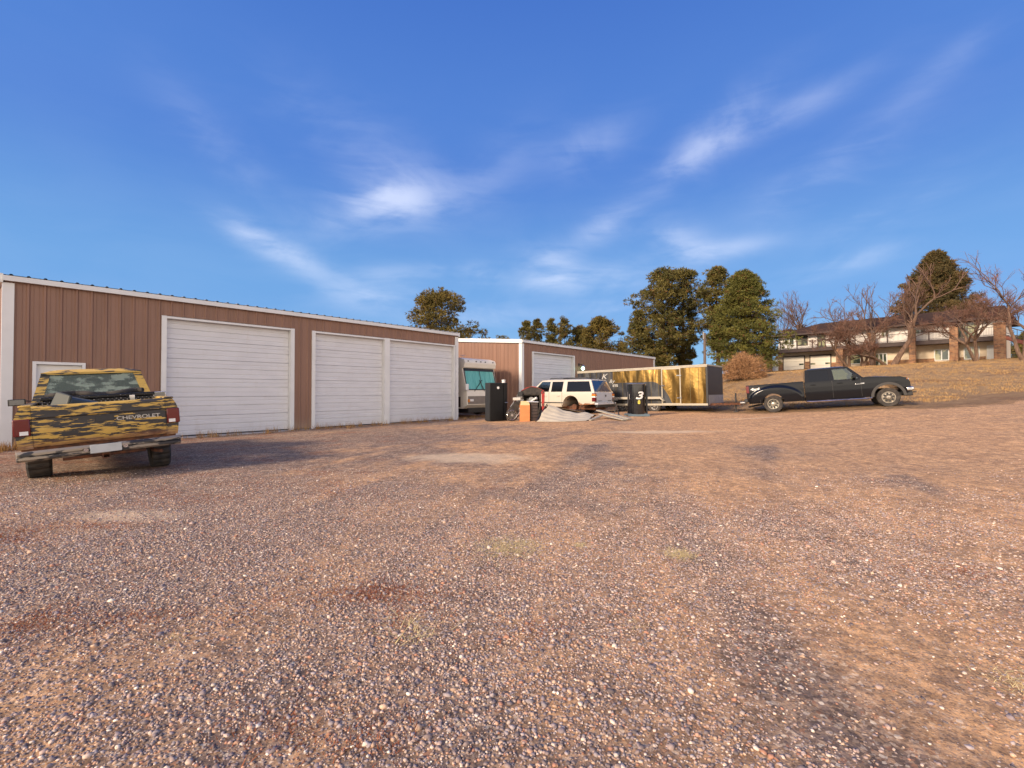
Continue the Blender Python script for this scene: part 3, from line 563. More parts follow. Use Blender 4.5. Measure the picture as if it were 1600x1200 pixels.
# ================================================================ vehicles
def wheel(root, x, y, z, r, w_, side, rim_m, style='slot', knob=0, rr=.58, label=None):
    hw = w_ / 2; a = MB()
    prof = [(r * rr, -hw * .8), (r * .80, -hw * .97), (r * .93, -hw), (r, -hw * .82), (r, -hw * .3), (r, 0), (r, hw * .3), (r, hw * .82), (r * .93, hw), (r * .80, hw * .97), (r * rr, hw * .8), (r * rr, -hw * .8)]
    a.lathe(prof, (x, y, z), 'y', 60, (lambda k, q: (1 - knob) if (k % 3 == 0 and q > r * .9) else 1) if knob else None, False)
    wo_ = a.build('wheel', M_black, root, smooth=0 if knob else 30, label=label)
    b = MB(); f = hw * .72 * side; s_ = side
    if style == 'dual':   b.lathe([(r * rr * 1.01, f + s_ * .01), (r * rr * .93, f + s_ * .01), (r * rr * .85, f - s_ * .09), (r * rr * .42, f - s_ * .11), (r * rr * .36, f - s_ * .02), (.002, f - s_ * .0)], (x, y, z), 'y', 40, None, False)
    else: b.lathe([(r * rr * 1.02, f + s_ * .012), (r * rr * .92, f + s_ * .012), (r * rr * .86, f - s_ * .04), (r * rr * .5, f - s_ * .03), (r * rr * .3, f + s_ * .015), (.002, f + s_ * .02)], (x, y, z), 'y', 40, None, False)
    ro_ = b.build('rim', rim_m, wo_, smooth=35)
    h_ = MB(); q0, q1 = r * rr * .52, r * rr * .80; yy = y + f + s_ * .004 if style != 'dual' else y + f - s_ * .05; vs = []; fs = []; n = 64
    for i in range(n): an = i * 2 * math.pi / n; on_ = (i % 8) < 5; q2 = q1 if on_ else q0 + .012; vs += [(x + q0 * math.cos(an), yy - s_ * .0, z + q0 * math.sin(an)), (x + q2 * math.cos(an), yy, z + q2 * math.sin(an)), (x + q0 * math.cos(an), yy - s_ * .01, z + q0 * math.sin(an)), (x + q2 * math.cos(an), yy - s_ * .01, z + q2 * math.sin(an))]
    for i in range(n): k = (i + 1) % n; fs += [(4 * i, 4 * i + 1, 4 * k + 1, 4 * k), (4 * i + 2, 4 * k + 2, 4 * k + 3, 4 * i + 3), (4 * i + 1, 4 * i + 3, 4 * k + 3, 4 * k + 1), (4 * i, 4 * k, 4 * k + 2, 4 * i + 2)]
    h_.add(vs, fs); h_.build('rim_slots', M_dark, wo_, smooth=0)
    return wo_
def glasspane(root, name, pts, th, m): a = MB(); a.slab(pts, th); return a.build(name, m, root, smooth=0)
def side_pane(root, m, gh, xb0, xb1, xr0, xr1, s_, name='window'):
    # pane on the tumblehome plane; gh = (zb, zr, yb, yr)
    zb, zr, yb, yr = gh; a = MB()
    a.slab([(xb0, s_ * yb, zb), (xb1, s_ * yb, zb), (xr1, s_ * yr, zr), (xr0, s_ * yr, zr)], (0, s_ * .006, 0)); return a.build(name, m, root, smooth=0)
# ---------------------------------------------------------------- patchy yellow pickup
def patch_paint():
    m = bpy.data.materials.new('patchy_yellow_paint'); m.use_nodes = True; t = m.node_tree; b = bsdf(m); c = N(t, 'ShaderNodeTexCoord').outputs['Object']
    def no(sc, vs, det=6, rg=.6, loc=(0, 0, 0)):
        q = N(t, 'ShaderNodeMapping'); q.inputs['Scale'].default_value = vs; q.inputs['Location'].default_value = loc; t.links.new(c, q.inputs[0]); n = N(t, 'ShaderNodeTexNoise'); n.inputs['Scale'].default_value = sc; n.inputs['Detail'].default_value = det; n.inputs['Roughness'].default_value = rg; t.links.new(q.outputs[0], n.inputs[0]); return n.outputs[0]
    sz = N(t, 'ShaderNodeSeparateXYZ'); t.links.new(c, sz.inputs[0])
    n1 = no(1, (2.2, 2.6, 24), 7, .62); n2 = no(1, (.6, 1.3, 3.2), 3, .5, (3, .4, 1.3))
    q = mth(t, 'ADD', mth(t, 'MULTIPLY', n1, .72), mth(t, 'MULTIPLY', n2, .43)); q = mth(t, 'ADD', q, mth(t, 'MULTIPLY', mth(t, 'SUBTRACT', no(1, (9, 11, 60), 5, .7), .5), .16)); q = mth(t, 'ADD', q, mth(t, 'MULTIPLY', sstep(t, sz.outputs[2], 1.22, 1.45), .045))
    yel = mixc(t, no(9, (1, 1, 1)), (.66, .43, .085), (.44, .28, .07)); chc = mixc(t, no(4, (1, 1, 3)), (.014, .014, .015), (.05, .048, .048))
    col = mixc(t, sstep(t, q, .574, .600), chc, yel)
    low = sstep(t, mth(t, 'ADD', sz.outputs[2], mth(t, 'MULTIPLY', n2, .25)), .88, .76)
    rust = mixc(t, sstep(t, no(7, (1, 1, 2)), .4, .6), (.19, .075, .035), (.30, .16, .09)); col = mixc(t, mth(t, 'MULTIPLY', low, .8), col, rust)
    t.links.new(col, b.inputs['Base Color']); b.inputs['Roughness'].default_value = .55
    bp = N(t, 'ShaderNodeBump'); bp.inputs['Distance'].default_value = .006; bp.inputs['Strength'].default_value = .5; t.links.new(q, bp.inputs['Height']); t.links.new(bp.outputs[0], b.inputs['Normal']); return m
M_patch = patch_paint()
M_red = mat('red_lens', (.12, .004, .006), .2, coat=.6); M_white = mat('white_plastic', (.75, .74, .72), .35); M_amber = mat('amber_lens', (.6, .2, .02), .25, coat=.5)
M_scuff = mat('scuffed_chrome', (.30, .26, .21), .45, .5, col2=(.045, .045, .05), vs=2.6, vscale=(3, 1.6, 5), th=(.47, .55), detail=8)
M_cab = mat('painted_reflection_glass', (.05, .085, .08), .08, col2=(.30, .38, .32), vs=2.6, vscale=(1, 1.3, 3), th=(.47, .60), detail=8, spec=.5); bsdf(M_cab).inputs['Alpha'].default_value = .62  # pale green reflections are painted into the glass colour as mottling
tx, ty = P(171, 7.45), 7.45
head = math.atan2(.752, -.66) + R(2.5)             # the truck points away along the line of sight
tg = gz(tx, ty) + .02
A = thing('pickup_truck', 'old pickup with patchy yellow and charcoal paint, parked beside the long garage', 'pickup truck', (tx, ty, tg), rot=(R(-4.0), R(0), head))
MA = Matrix.Translation(A.location) @ A.rotation_euler.to_matrix().to_4x4()
wA = lambda z: .985 - (max(0, z - 1.0) / .24) ** 2 * .09 - (max(0, .95 - z) / .4) ** 2 * .04
rw, fw_, rr_, zc_ = 1.20, 4.52, .41, .38
def bedside(s_):
    a = MB(); prof = [(0.0, .60), (0.0, 1.22)] + [(2.45, 1.22), (2.45, .50)] + [(rw + rr_ + .02, .50)] + arc(rw, zc_ + .06, rr_, 5, 175) + [(rw - rr_ - .02, .56)]
    shell(a, prof, lambda x, z: s_ * wA(z), lambda x, z: s_ * .80, (.6, .7, .8, .9, .98, 1.03, 1.08, 1.13, 1.18), [.2 * i for i in range(1, 12)])
    return a.build('bed_side', M_patch, A)
for s_ in (1, -1):
    bsd = bedside(s_)
    c = MB(); c.box(.0, 2.44, *sorted((s_ * .79, s_ * .93)), 1.221, 1.25); c.build('bed_rail', M_patch, bsd, bevel=.012)
a = MB(); a.box(.03, 2.44, -.80, .80, .60, .64); a.box(2.40, 2.46, -.80, .80, .64, 1.24); a.build('bed_floor', M_patch, A)
cbp = [(2.50, .50), (2.50, 1.23), (4.00, 1.23), (4.25, 1.22), (5.30, 1.16), (5.38, 1.10), (5.40, .62), (5.28, .52)] + [(fw_ + rr_ + .02, .52)] + arc(fw_, zc_ + .06, rr_, 5, 175) + [(fw_ - rr_ - .02, .50)]
a = MB(); shell(a, cbp, lambda x, z: wA(z), lambda x, z: -wA(z), (.6, .7, .8, .9, 1.0, 1.08, 1.16), [2.5 + i * .2 for i in range(1, 14)]); body = a.build('cab_body', M_patch, A)
# cab top: pillars, roof and glass
zb, zr, yb, yr = 1.232, 1.80, .90, .735
a = MB()
for s_ in (1, -1):
    for xb0, xb1, xr0, xr1 in ((2.50, 2.80, 2.64, 2.86), (3.98, 4.12, 3.50, 3.60)):
        a.slab([(xb0, s_ * yb, zb), (xb1, s_ * yb, zb), (xr1, s_ * yr, zr), (xr0, s_ * yr, zr)], (0, -s_ * .07, 0))
    a.slab([(2.50, s_ * (yb - .07), zb), (2.50, s_ * (yb - .14), zb), (2.64, s_ * (yr - .13), zr), (2.64, s_ * (yr - .07), zr)], (.06, 0, 0))
a.slab([(2.50, -.83, zb), (2.50, .83, zb), (2.515, .825, zb + .06), (2.515, -.825, zb + .06)], (.05, 0, 0))
pil = a.build('cab_pillars', M_patch, A, smooth=0)
a = MB(); a.grid(12, 12, lambda u_, v_: (2.60 + 1.02 * u_, (v_ - .5) * 2 * (yr + .01), zr + .065 * (1 - (2 * v_ - 1) ** 6) * (1 - abs(2 * u_ - 1) ** 5) - .0))
a.box(2.60, 3.62, -(yr + .01), yr + .01, zr - .04, zr); a.build('roof', M_patch, A, recalc=False, smooth=50)
glasspane(A, 'rear_window', [(2.535, -.80, zb + .062), (2.535, .80, zb + .062), (2.64, .66, zr - .04), (2.64, -.66, zr - .04)], (.006, 0, 0), M_cab)
glasspane(A, 'windshield', [(4.06, -.84, zb), (4.06, .84, zb), (3.57, .68, zr - .02), (3.57, -.68, zr - .02)], (.006, 0, 0), M_cabglass)
for s_ in (1, -1): side_pane(A, M_cabglass, (zb, zr, yb - .02, yr - .02), 2.8, 3.98, 2.86, 3.50, s_)
a = MB(); a.box(2.62, 2.85, -.70, .70, .9, 1.36); a.box(2.85, 3.3, -.70, .70, .8, 1.0); a.box(3.82, 4.05, -.8, .8, 1.0, 1.26); a.build('seat', M_dark, A, bevel=.04)
a = MB(); a.tube([(3.62 + .0, .38 + .17 * math.cos(i * .3927), 1.22 + .17 * math.sin(i * .3927)) for i in range(17)], .014, 6, False); a.build('steering_wheel', M_dark, A)
a = MB(); a.box(3.56, 3.6, -.14, .14, 1.64, 1.71); a.build('rear_view_mirror', M_dark, A, bevel=.01)
# tailgate with its recessed band
a = MB(); Y = .80
rows = [(.62, -.012), (.66, -.03), (.88, -.034), (.905, -.016), (1.035, -.016), (1.06, -.034), (1.20, -.034), (1.225, -.02), (1.235, .01)]
vs = []
for z, x in rows: vs += [(x, -Y + .004, z), (x, Y - .004, z)]
a.add(vs, [(2 * i, 2 * i + 1, 2 * i + 3, 2 * i + 2) for i in range(len(rows) - 1)])
a.box(.012, .05, -Y + .004, Y - .004, .62, 1.235); tgo = a.build('tailgate', M_patch, A, recalc=False, smooth=25)
a = MB(); a.box(-.026, -.0165, -.13, .10, .925, 1.02); a.build('handle_plate', M_dark, tgo, bevel=.004)
lettering('CHEVROLET', .082, M_steel, tgo, (-.0225, -.44, .925), (0, -1, 0), (0, 0, 1), .004, 0, 1.25, space=1.0, bold=.001)
# lamps, valance, bumper, hitch
for s_ in (1, -1):
    a = MB(); a.box(-.035, .10, *sorted((s_ * .815, s_ * (wA(.9) + .012))), .80, 1.05); tl = a.build('tail_light', M_red, A, bevel=.012)
    a = MB(); a.box(-.042, -.0355, *sorted((s_ * .84, s_ * .93)), .815, .87); a.build('reversing_lens', M_white, tl)
a = MB(); a.box(.02, .10, -.93, .93, .52, .64); a.build('rear_valance', M_rust, A, bevel=.01)
a = MB()
def bump_path(h0, h1):
    P_ = [(-.02, .99), (-.12, .97), (-.16, .86), (-.16, -.86), (-.12, -.97), (-.02, -.99)]
    vs = []
    for x, y in P_:
        for z, o_ in ((h0, .03), (h0 + .03, 0), ((h0 + h1) / 2 - .012, 0), ((h0 + h1) / 2, .016), ((h0 + h1) / 2 + .012, 0), (h1 - .03, 0), (h1, .03), (h1, .06), (h0, .06)): vs.append((x + o_, y, z))
    return vs, [(i * 9 + k, i * 9 + (k + 1) % 9, (i + 1) * 9 + (k + 1) % 9, (i + 1) * 9 + k) for i in range(5) for k in range(9)]
a.add(*bump_path(.43, .58)); bu = a.build('rear_bumper', M_scuff, A, smooth=30)
a = MB(); a.box(-.175, -.165, -.19, .19, .445, .575); a.build('licence_plate', mat('pale_plate', (.50, .53, .53), .5, var=.15, vs=5), bu, bevel=.004)
for s_ in (1, -1): a = MB(); a.lathe([(.03, -.185), (.028, -.17), (.02, -.16)], (0, s_ * .235, .51), 'x', 16); a.build('plate_lamp', M_chrome, bu)
a = MB(); a.box(-.12, .3, -.05, .05, .34, .355); a.box(-.12, .3, -.05, .05, .41, .425); a.box(-.12, .3, -.05, -.035, .355, .41); a.box(-.12, .3, .035, .05, .355, .41); a.tube([(-.02, -.5, .40), (-.02, .5, .40)], .03, 8); a.build('tow_hitch', M_rust, A, smooth=0)
a = MB()
for s_ in (1, -1): a.box(.05, 5.1, *sorted((s_ * .38, s_ * .46)), .40, .54)
a.tube([(rw, -.7, .38), (rw, .7, .38)], .055); a.lathe([(.04, .25), (.15, .3), (.16, .42), (.1, .52), (.03, .55)], (rw, -.4, 0), 'z', 16)
for s_ in (1, -1): a.box(rw - .6, rw + .6, *sorted((s_ * .50, s_ * .56)), .42, .47)
a.tube([(.5, -.6, .42), (.25, -.62, .34), (.05, -.72, .33)], .03, 8)
a.build('chassis', M_rust, A, smooth=0)
for x, lab in ((rw, None), (fw_, None)):
    for s_ in (1, -1):
        wp = MA @ Vector((x, s_ * .8, 0)); wheel(A, x, s_ * .80, .385 + gz(wp.x, wp.y) - wp.z - .012, .385, .29, s_, M_steel, knob=.06)
for s_ in (1, -1):     # door mirrors
    a = MB(); a.bar((3.72, s_ * .9, 1.26), (3.70, s_ * 1.06, 1.28), .02, .02); a.box(3.66, 3.73, *sorted((s_ * 1.02, s_ * 1.27)), 1.19, 1.32)
    mo = a.build('door_mirror', M_chrome if s_ < 0 else M_dark, A, bevel=.02); a = MB(); a.box(3.652, 3.659, *sorted((s_ * 1.04, s_ * 1.25)), 1.205, 1.305); a.build('mirror_glass', mat('dull_mirror', (.16, .17, .18), .2, .8), mo)
a = MB(); a.box(5.38, 5.42, -.80, .80, .75, 1.08); a.build('grille', M_dark, A)
a = MB(); a.box(5.40, 5.55, -.98, .98, .45, .62); a.build('front_bumper', M_scuff, A, bevel=.02)
for s_ in (1, -1): a = MB(); a.box(5.385, 5.43, *sorted((s_ * .81, s_ * .95)), .88, 1.06); a.build('headlight', M_white, A, bevel=.01)
def plate_mat():
    m = mat('diamond_plate', (.028, .028, .032), .3, .7); t = m.node_tree; b = bsdf(m); c = N(t, 'ShaderNodeTexCoord').outputs['Object']
    q = N(t, 'ShaderNodeMapping'); q.inputs['Rotation'].default_value = (R(45), 0, 0); t.links.new(c, q.inputs[0]); v = N(t, 'ShaderNodeTexVoronoi'); v.inputs['Randomness'].default_value = .15; v.inputs['Scale'].default_value = 22; t.links.new(q.outputs[0], v.inputs[0])
    f = sstep(t, v.outputs['Distance'], .42, .22); bp = N(t, 'ShaderNodeBump'); bp.inputs['Distance'].default_value = .01; t.links.new(f, bp.inputs['Height']); t.links.new(bp.outputs[0], b.inputs['Normal']); t.links.new(mixc(t, f, (.02, .02, .022), (.30, .29, .30)), b.inputs['Base Color']); return m
TB = thing('toolbox', 'black diamond plate toolbox lying across the bed of the patchy yellow pickup', 'toolbox', MA @ Vector((1.95, -.05, .64)), rot=A.rotation_euler)
a = MB(); a.box(-.28, .28, -.78, .78, 0, .63); bo = a.build('box_body', plate_mat(), TB, bevel=.01)
a = MB(); a.box(-.30, .30, -.80, .80, .635, .70); a.build('lid', MATS['diamond_plate'], TB, bevel=.015)
for yy in (-.45, .45): a = MB(); a.box(-.305, -.282, yy - .04, yy + .04, .56, .66); a.build('latch', M_chrome, TB, bevel=.003)
BIN = thing('storage_case', 'grey and black tilted plastic case in the left rear of the yellow pickup bed', 'case', MA @ Vector((.75, .42, .64)), rot=(R(14), R(-10), head + .45))
a = MB(); a.slab([(-.25, -.34, 0), (.25, -.34, 0), (.22, -.30, .68), (-.12, -.30, .68)], (0, .58, 0)); a.build('case_shell', mat('case_grey', (.06, .075, .085), .3, var=.6, vs=2), BIN, bevel=.03)
a = MB(); a.slab([(-.27, .26, -.01), (.27, .26, -.01), (.24, .26, .71), (-.14, .26, .71)], (0, .05, 0)); a.build('case_lid', mat('case_tan', (.06, .062, .045), .5, var=.2, vs=4), BIN, bevel=.02)
HO = thing('rolled_hose', 'black corrugated hose laid along the toolbox in the yellow pickup bed', 'hose', MA @ Vector((2.2, 0, 1.36)), rot=A.rotation_euler)
a = MB(); pts = [(.02 + .05 * math.sin(i * .5), -.72 + i * .036, .0 + .025 * math.sin(i * .23 + 1)) for i in range(40)]; a.tube(pts, [.048 + .008 * (i % 2) for i in range(40)], 10); a.build('hose_tube', M_black, HO)
# ---------------------------------------------------------------- white wagon without its rear wheel
M_wht = mat('worn_white_paint', (.54, .51, .45), .35, var=.12, vs=2.5, coat=.3)
M_whtr = bpy.data.materials.new("white_paint_rusty") 
def white_rusty():
    m = M_whtr; m.use_nodes = True; t = m.node_tree; b = bsdf(m); c = N(t, 'ShaderNodeTexCoord').outputs['Object']; sz = N(t, 'ShaderNodeSeparateXYZ'); t.links.new(c, sz.inputs[0])
    n = N(t, 'ShaderNodeTexNoise'); n.inputs['Scale'].default_value = 3.5; n.inputs['Detail'].default_value = 7; t.links.new(c, n.inputs[0])
    lo = sstep(t, mth(t, 'ADD', sz.outputs[2], mth(t, 'MULTIPLY', n.outputs[0], -.45)), .36, .30)
    rear = sstep(t, sz.outputs[0], 1.9, .6); f = mth(t, 'MULTIPLY', lo, mth(t, 'MULTIPLY_ADD', rear, .85, .12))
    t.links.new(mixc(t, f, mixc(t, n.outputs[0], (.56, .52, .44), (.49, .455, .385)), (.22, .085, .035)), b.inputs['Base Color']); b.inputs['Roughness'].default_value = .4; b.inputs['Coat Weight'].default_value = .25
white_rusty()
VA = UA + math.pi / 2
sc_ = Vector((4.12, 23.0)); yl = Vector((-V_.y, V_.x))       # rear corner nearest the lens; near side is the wagon's left
yl = Vector((math.cos(VA + math.pi / 2), math.sin(VA + math.pi / 2)))
ctr = sc_ - yl * .99
B = thing('wagon', 'stripped white four door wagon with tinted windows and no rear wheel, behind the tarp', 'car', (ctr.x, ctr.y, gz(ctr.x, ctr.y) - .06), VA)
wB = lambda z: .985 - (max(0, z - .95) / .3) ** 2 * .05 - (max(0, .7 - z) / .4) ** 2 * .04
prof = [(0.02, .52), (.0, .80), (.03, 1.13), (.06, 1.16), (4.15, 1.14), (4.95, 1.06), (5.08, .95), (5.1, .45), (4.95, .40)] + arc(4.45, .46, .44, 0, 180)[0:0] + [(4.92, .42)] + arc(4.45, .44, .43, 5, 175) + [(3.98, .36), (2.0, .36)] + arc(1.42, .46, .50, 5, 175) + [(.86, .46)]
a = MB(); shell(a, prof, lambda x, z: wB(z), lambda x, z: -wB(z), (.45, .5, .55, .6, .7, .8, .9, 1.0, 1.07, 1.12), [i * .17 for i in range(1, 30)]); a.build('body', M_whtr, B)
zb, zr, yb, yr = 1.15, 1.76, .93, .76
gx = [('p', .08, .27, .42, .56), ('g', .27, 1.30, .56, 1.42), ('p', 1.30, 1.42, 1.42, 1.50), ('g', 1.42, 1.42, 1.5, 1.5)]
segs = [('p', .06, .22, .34, .46), ('g', .22, 1.72, .46, 1.74), ('p', 1.72, 2.00, 1.74, 1.98), ('g', 2.00, 2.72, 1.98, 2.70), ('p', 2.72, 2.86, 2.70, 2.82), ('g', 2.86, 3.92, 2.82, 3.32), ('p', 3.92, 4.06, 3.32, 3.42)]
for s_ in (1, -1):
    a = MB()
    for k_, b0, b1, r0, r1 in segs:
        if k_ == 'p': a.slab([(b0, s_ * yb, zb), (b1, s_ * yb, zb), (r1, s_ * yr, zr), (r0, s_ * yr, zr)], (0, -s_ * .06, 0))
    a.slab([(.30, s_ * (yr + .022), zr - .07), (3.40, s_ * (yr + .022), zr - .07), (3.36, s_ * yr, zr + .01), (.34, s_ * yr, zr + .01)], (0, -s_ * .08, 0))
    a.build('pillars', M_wht, B, smooth=0)
    for i, (k_, b0, b1, r0, r1) in enumerate(segs):
        if k_ == 'g': side_pane(B, M_clear if b0 > 2.8 else M_gl, (zb, zr, yb - .015, yr - .015), b0, b1, r0, r1, s_)
a = MB(); a.grid(16, 12, lambda u_, v_: (.34 + 3.04 * u_, (v_ - .5) * 2 * yr, zr + .07 * (1 - (2 * v_ - 1) ** 6) * (1 - abs(2 * u_ - 1) ** 7))); a.box(.34, 3.38, -yr, yr, zr - .03, zr); ro_ = a.build('roof', M_wht, B, recalc=False, smooth=50)
for s_ in (1, -1): a = MB(); a.tube([(.7, s_ * .62, zr + .08), (.8, s_ * .62, zr + .12), (2.9, s_ * .62, zr + .12), (3.0, s_ * .62, zr + .08)], .022, 6); a.build('roof_rack', M_dark, ro_)
a = MB()
for x in (1.1, 2.5): a.tube([(x, -.62, zr + .125), (x, .62, zr + .125)], .018, 6)
a.build('cross_bars', M_dark, ro_)
glasspane(B, 'windshield', [(4.0, -.84, zb), (4.0, .84, zb), (3.38, .70, zr), (3.38, -.70, zr)], (.006, 0, 0), M_clear)
for s_ in (1, -1):        # barn doors at the back
    a = MB(); a.slab([(.055, s_ * .01, zb), (.055, s_ * .84, zb), (.33, s_ * .72, zr - .03), (.33, s_ * .01, zr - .03)], (-.006, 0, 0)); a.build('rear_window', mat('blue_tinted_glass', (.02, .045, .10), .08, spec=.8), B, smooth=0)
    a = MB(); a.slab([(-.006, s_ * .006, .62), (-.018, s_ * .006, .80), (.012, s_ * .006, 1.12), (.012, s_ * .80, 1.12), (-.018, s_ * .80, .80), (-.006, s_ * .80, .62)], (.012, 0, 0)); dd = a.build('rear_door', mat('shade_tinted_white', (.50, .52, .56), .35), B, smooth=0)  # bluish shade on the wagon's rear is mixed into this white
    a = MB(); a.box(-.027, -.019, *sorted((s_ * .32, s_ * .68)), .68, .705); a.build('badge', M_dark, dd)
    if s_ < 0: a = MB(); a.box(-.026, -.006, -.16, -.07, .90, 1.0); a.build('handle', M_dark, dd, bevel=.005)
a = MB()
for s_ in (1, -1):
    a = MB(); a.box(-.03, .16, *sorted((s_ * .84, s_ * 1.0)), .66, 1.08); tl = a.build('tail_light', M_red, B, bevel=.02); a = MB(); a.box(-.036, .166, *sorted((s_ * .83, s_ * 1.006)), .86, .93); a.build('reversing_lens', M_white, tl, bevel=.01); a = MB(); a.box(-.036, .166, *sorted((s_ * .83, s_ * 1.006)), .935, 1.03); a.build('amber_lens', M_amber, tl, bevel=.01)
a = MB(); a.box(-.16, .10, -.95, .95, .50, .60); a.build('bumper_top', mat('shade_tinted_white', (.5, .52, .56), .35), B, bevel=.02)
a = MB(); a.box(-.13, .0, -.90, .90, .36, .49); a.box(-.14, -.1, -.12, .12, .30, .42); a.build('rear_bumper', M_dark, B, bevel=.02)
a = MB(); a.box(.2, 4.9, -.5, .5, .22, .40); a.tube([(1.34, -.75, .36), (1.34, .75, .36)], .06); a.lathe([(.15, -.06), (.16, 0), (.15, .06)], (1.34, .72, .36), 'y', 16); a.tube([(.2, .5, .3), (1.2, .55, .28)], .06, 8); a.build('underbody', M_rust, B, smooth=0)
for s_ in (1, -1): wheel(B, 4.45, s_ * .82, .36, .37, .26, s_, M_steel)
wheel(B, 1.34, -.82, .36, .37, .26, -1, M_steel)
a = MB(); a.box(2.6, 2.85, -.7, .7, .7, 1.4); a.box(1.7, 1.9, -.7, .7, .7, 1.35); a.box(3.7, 4.05, -.85, .85, .9, 1.16); a.build('seat', mat('grey_cloth', (.10, .10, .10), .9), B, bevel=.04)
for s_ in (1, -1):
    a = MB(); a.box(1.90, 3.90, *sorted((s_ * (wB(.6) - .0), s_ * (wB(.6) + .014))), .55, .60); a.build('side_moulding', M_dark if s_ > 0 else M_wht, B, bevel=.004)
    for x in (1.97, 2.81): a = MB(); a.box(x - .006, x + .006, *sorted((s_ * (wB(.9) - .02), s_ * (wB(.9) + .002))), .40, 1.12); a.build('door_gap', M_dark, B, smooth=0)
    for x in (2.10, 2.95): a = MB(); a.box(x, x + .18, *sorted((s_ * wB(.93), s_ * (wB(.93) + .03))), .91, .96); a.build('door_handle', M_wht, B, bevel=.008)
    a = MB(); a.box(3.70, 3.82, *sorted((s_ * .95, s_ * 1.14)), 1.12, 1.30); a.build('door_mirror', M_dark, B, bevel=.02)
# ---------------------------------------------------------------- gold enclosed trailer
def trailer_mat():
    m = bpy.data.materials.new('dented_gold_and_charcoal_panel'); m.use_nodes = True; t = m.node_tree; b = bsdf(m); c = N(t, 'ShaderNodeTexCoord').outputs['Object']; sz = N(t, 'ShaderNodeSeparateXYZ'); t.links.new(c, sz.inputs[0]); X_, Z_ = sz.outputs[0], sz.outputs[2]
    # charcoal lower band that curves down in front of the door, charcoal rear third
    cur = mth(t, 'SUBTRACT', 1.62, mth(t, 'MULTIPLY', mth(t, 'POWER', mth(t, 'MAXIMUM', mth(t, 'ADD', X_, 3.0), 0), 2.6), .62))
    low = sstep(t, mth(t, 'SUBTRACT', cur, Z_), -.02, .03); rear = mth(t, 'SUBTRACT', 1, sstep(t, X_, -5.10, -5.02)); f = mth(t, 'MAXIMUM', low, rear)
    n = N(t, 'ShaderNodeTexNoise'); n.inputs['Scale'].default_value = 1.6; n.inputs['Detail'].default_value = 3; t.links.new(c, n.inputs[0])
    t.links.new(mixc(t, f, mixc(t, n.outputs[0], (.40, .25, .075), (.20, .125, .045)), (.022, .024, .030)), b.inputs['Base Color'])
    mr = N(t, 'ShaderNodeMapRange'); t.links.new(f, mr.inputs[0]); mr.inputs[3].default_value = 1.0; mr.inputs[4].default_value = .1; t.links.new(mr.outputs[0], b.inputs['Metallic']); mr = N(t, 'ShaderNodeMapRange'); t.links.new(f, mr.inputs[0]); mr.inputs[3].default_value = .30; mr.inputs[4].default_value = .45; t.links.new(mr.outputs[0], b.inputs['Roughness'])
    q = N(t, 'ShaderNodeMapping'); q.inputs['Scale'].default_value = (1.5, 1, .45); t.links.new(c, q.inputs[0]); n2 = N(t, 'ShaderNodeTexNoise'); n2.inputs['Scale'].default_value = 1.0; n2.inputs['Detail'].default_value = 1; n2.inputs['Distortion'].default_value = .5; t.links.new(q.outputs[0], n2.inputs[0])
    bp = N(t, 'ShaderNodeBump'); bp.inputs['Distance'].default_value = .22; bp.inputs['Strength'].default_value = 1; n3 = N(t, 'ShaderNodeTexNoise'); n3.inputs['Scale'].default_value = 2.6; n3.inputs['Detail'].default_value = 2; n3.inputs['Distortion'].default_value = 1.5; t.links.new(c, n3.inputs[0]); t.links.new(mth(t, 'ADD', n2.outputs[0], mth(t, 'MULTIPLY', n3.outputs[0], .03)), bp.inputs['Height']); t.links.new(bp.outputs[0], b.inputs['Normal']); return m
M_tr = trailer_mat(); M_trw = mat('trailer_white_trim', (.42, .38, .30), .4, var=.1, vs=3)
tang = UA - math.pi / 2; t0 = Vector((9.5, 22.35)); tl_ = Vector((math.cos(tang + math.pi / 2), math.sin(tang + math.pi / 2))); tcn = t0 + tl_ * 1.22
T = thing('cargo_trailer', 'long enclosed cargo trailer with dented gold and charcoal sides and white trim', 'trailer', (tcn.x, tcn.y, gz(9.5, 22.3)), rot=(0, R(-1.2), tang))
H0, H1, TL, TW = .42, 2.30, 7.36, 1.22
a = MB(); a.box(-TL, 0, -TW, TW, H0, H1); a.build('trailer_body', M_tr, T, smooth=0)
a = MB(); a.box(-TL - .02, .02, -TW - .02, TW + .02, H1 + .002, H1 + .07); a.box(-TL - .02, .02, -TW - .03, -TW - .003, H1 - .06, H1 + .002)
a.build('roof', M_trw, T, bevel=.02)
a = MB(); a.box(-TL, 0.01, -TW - .03, -TW - .003, H0 - .06, H0 + .04); a.build('lower_rail', M_trw, T, smooth=0)
a = MB(); a.box(.003, .02, -TW + .02, TW - .02, H0 + .45, H1 - .02); a.build('front_panel', mat('charcoal_panel', (.034, .026, .020), .5), T, smooth=0); a = MB(); a.box(.003, .03, -TW, TW, H0 - .04, H0 + .45); a.build('stone_guard', mat('bare_aluminium', (.42, .42, .44), .45, .6, var=.2, vs=4), T, smooth=0)
a = MB(); a.box(-.06, .035, -TW - .02, -TW + .05, H0 - .02, H1 - .06); a.build('corner_post', M_dark, T, bevel=.01)
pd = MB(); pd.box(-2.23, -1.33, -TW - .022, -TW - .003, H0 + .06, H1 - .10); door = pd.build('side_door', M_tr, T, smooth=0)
a = MB(); dx0, dx1, dz0, dz1, yy = -2.30, -1.26, H0 - .0, H1 - .04, -TW - .034
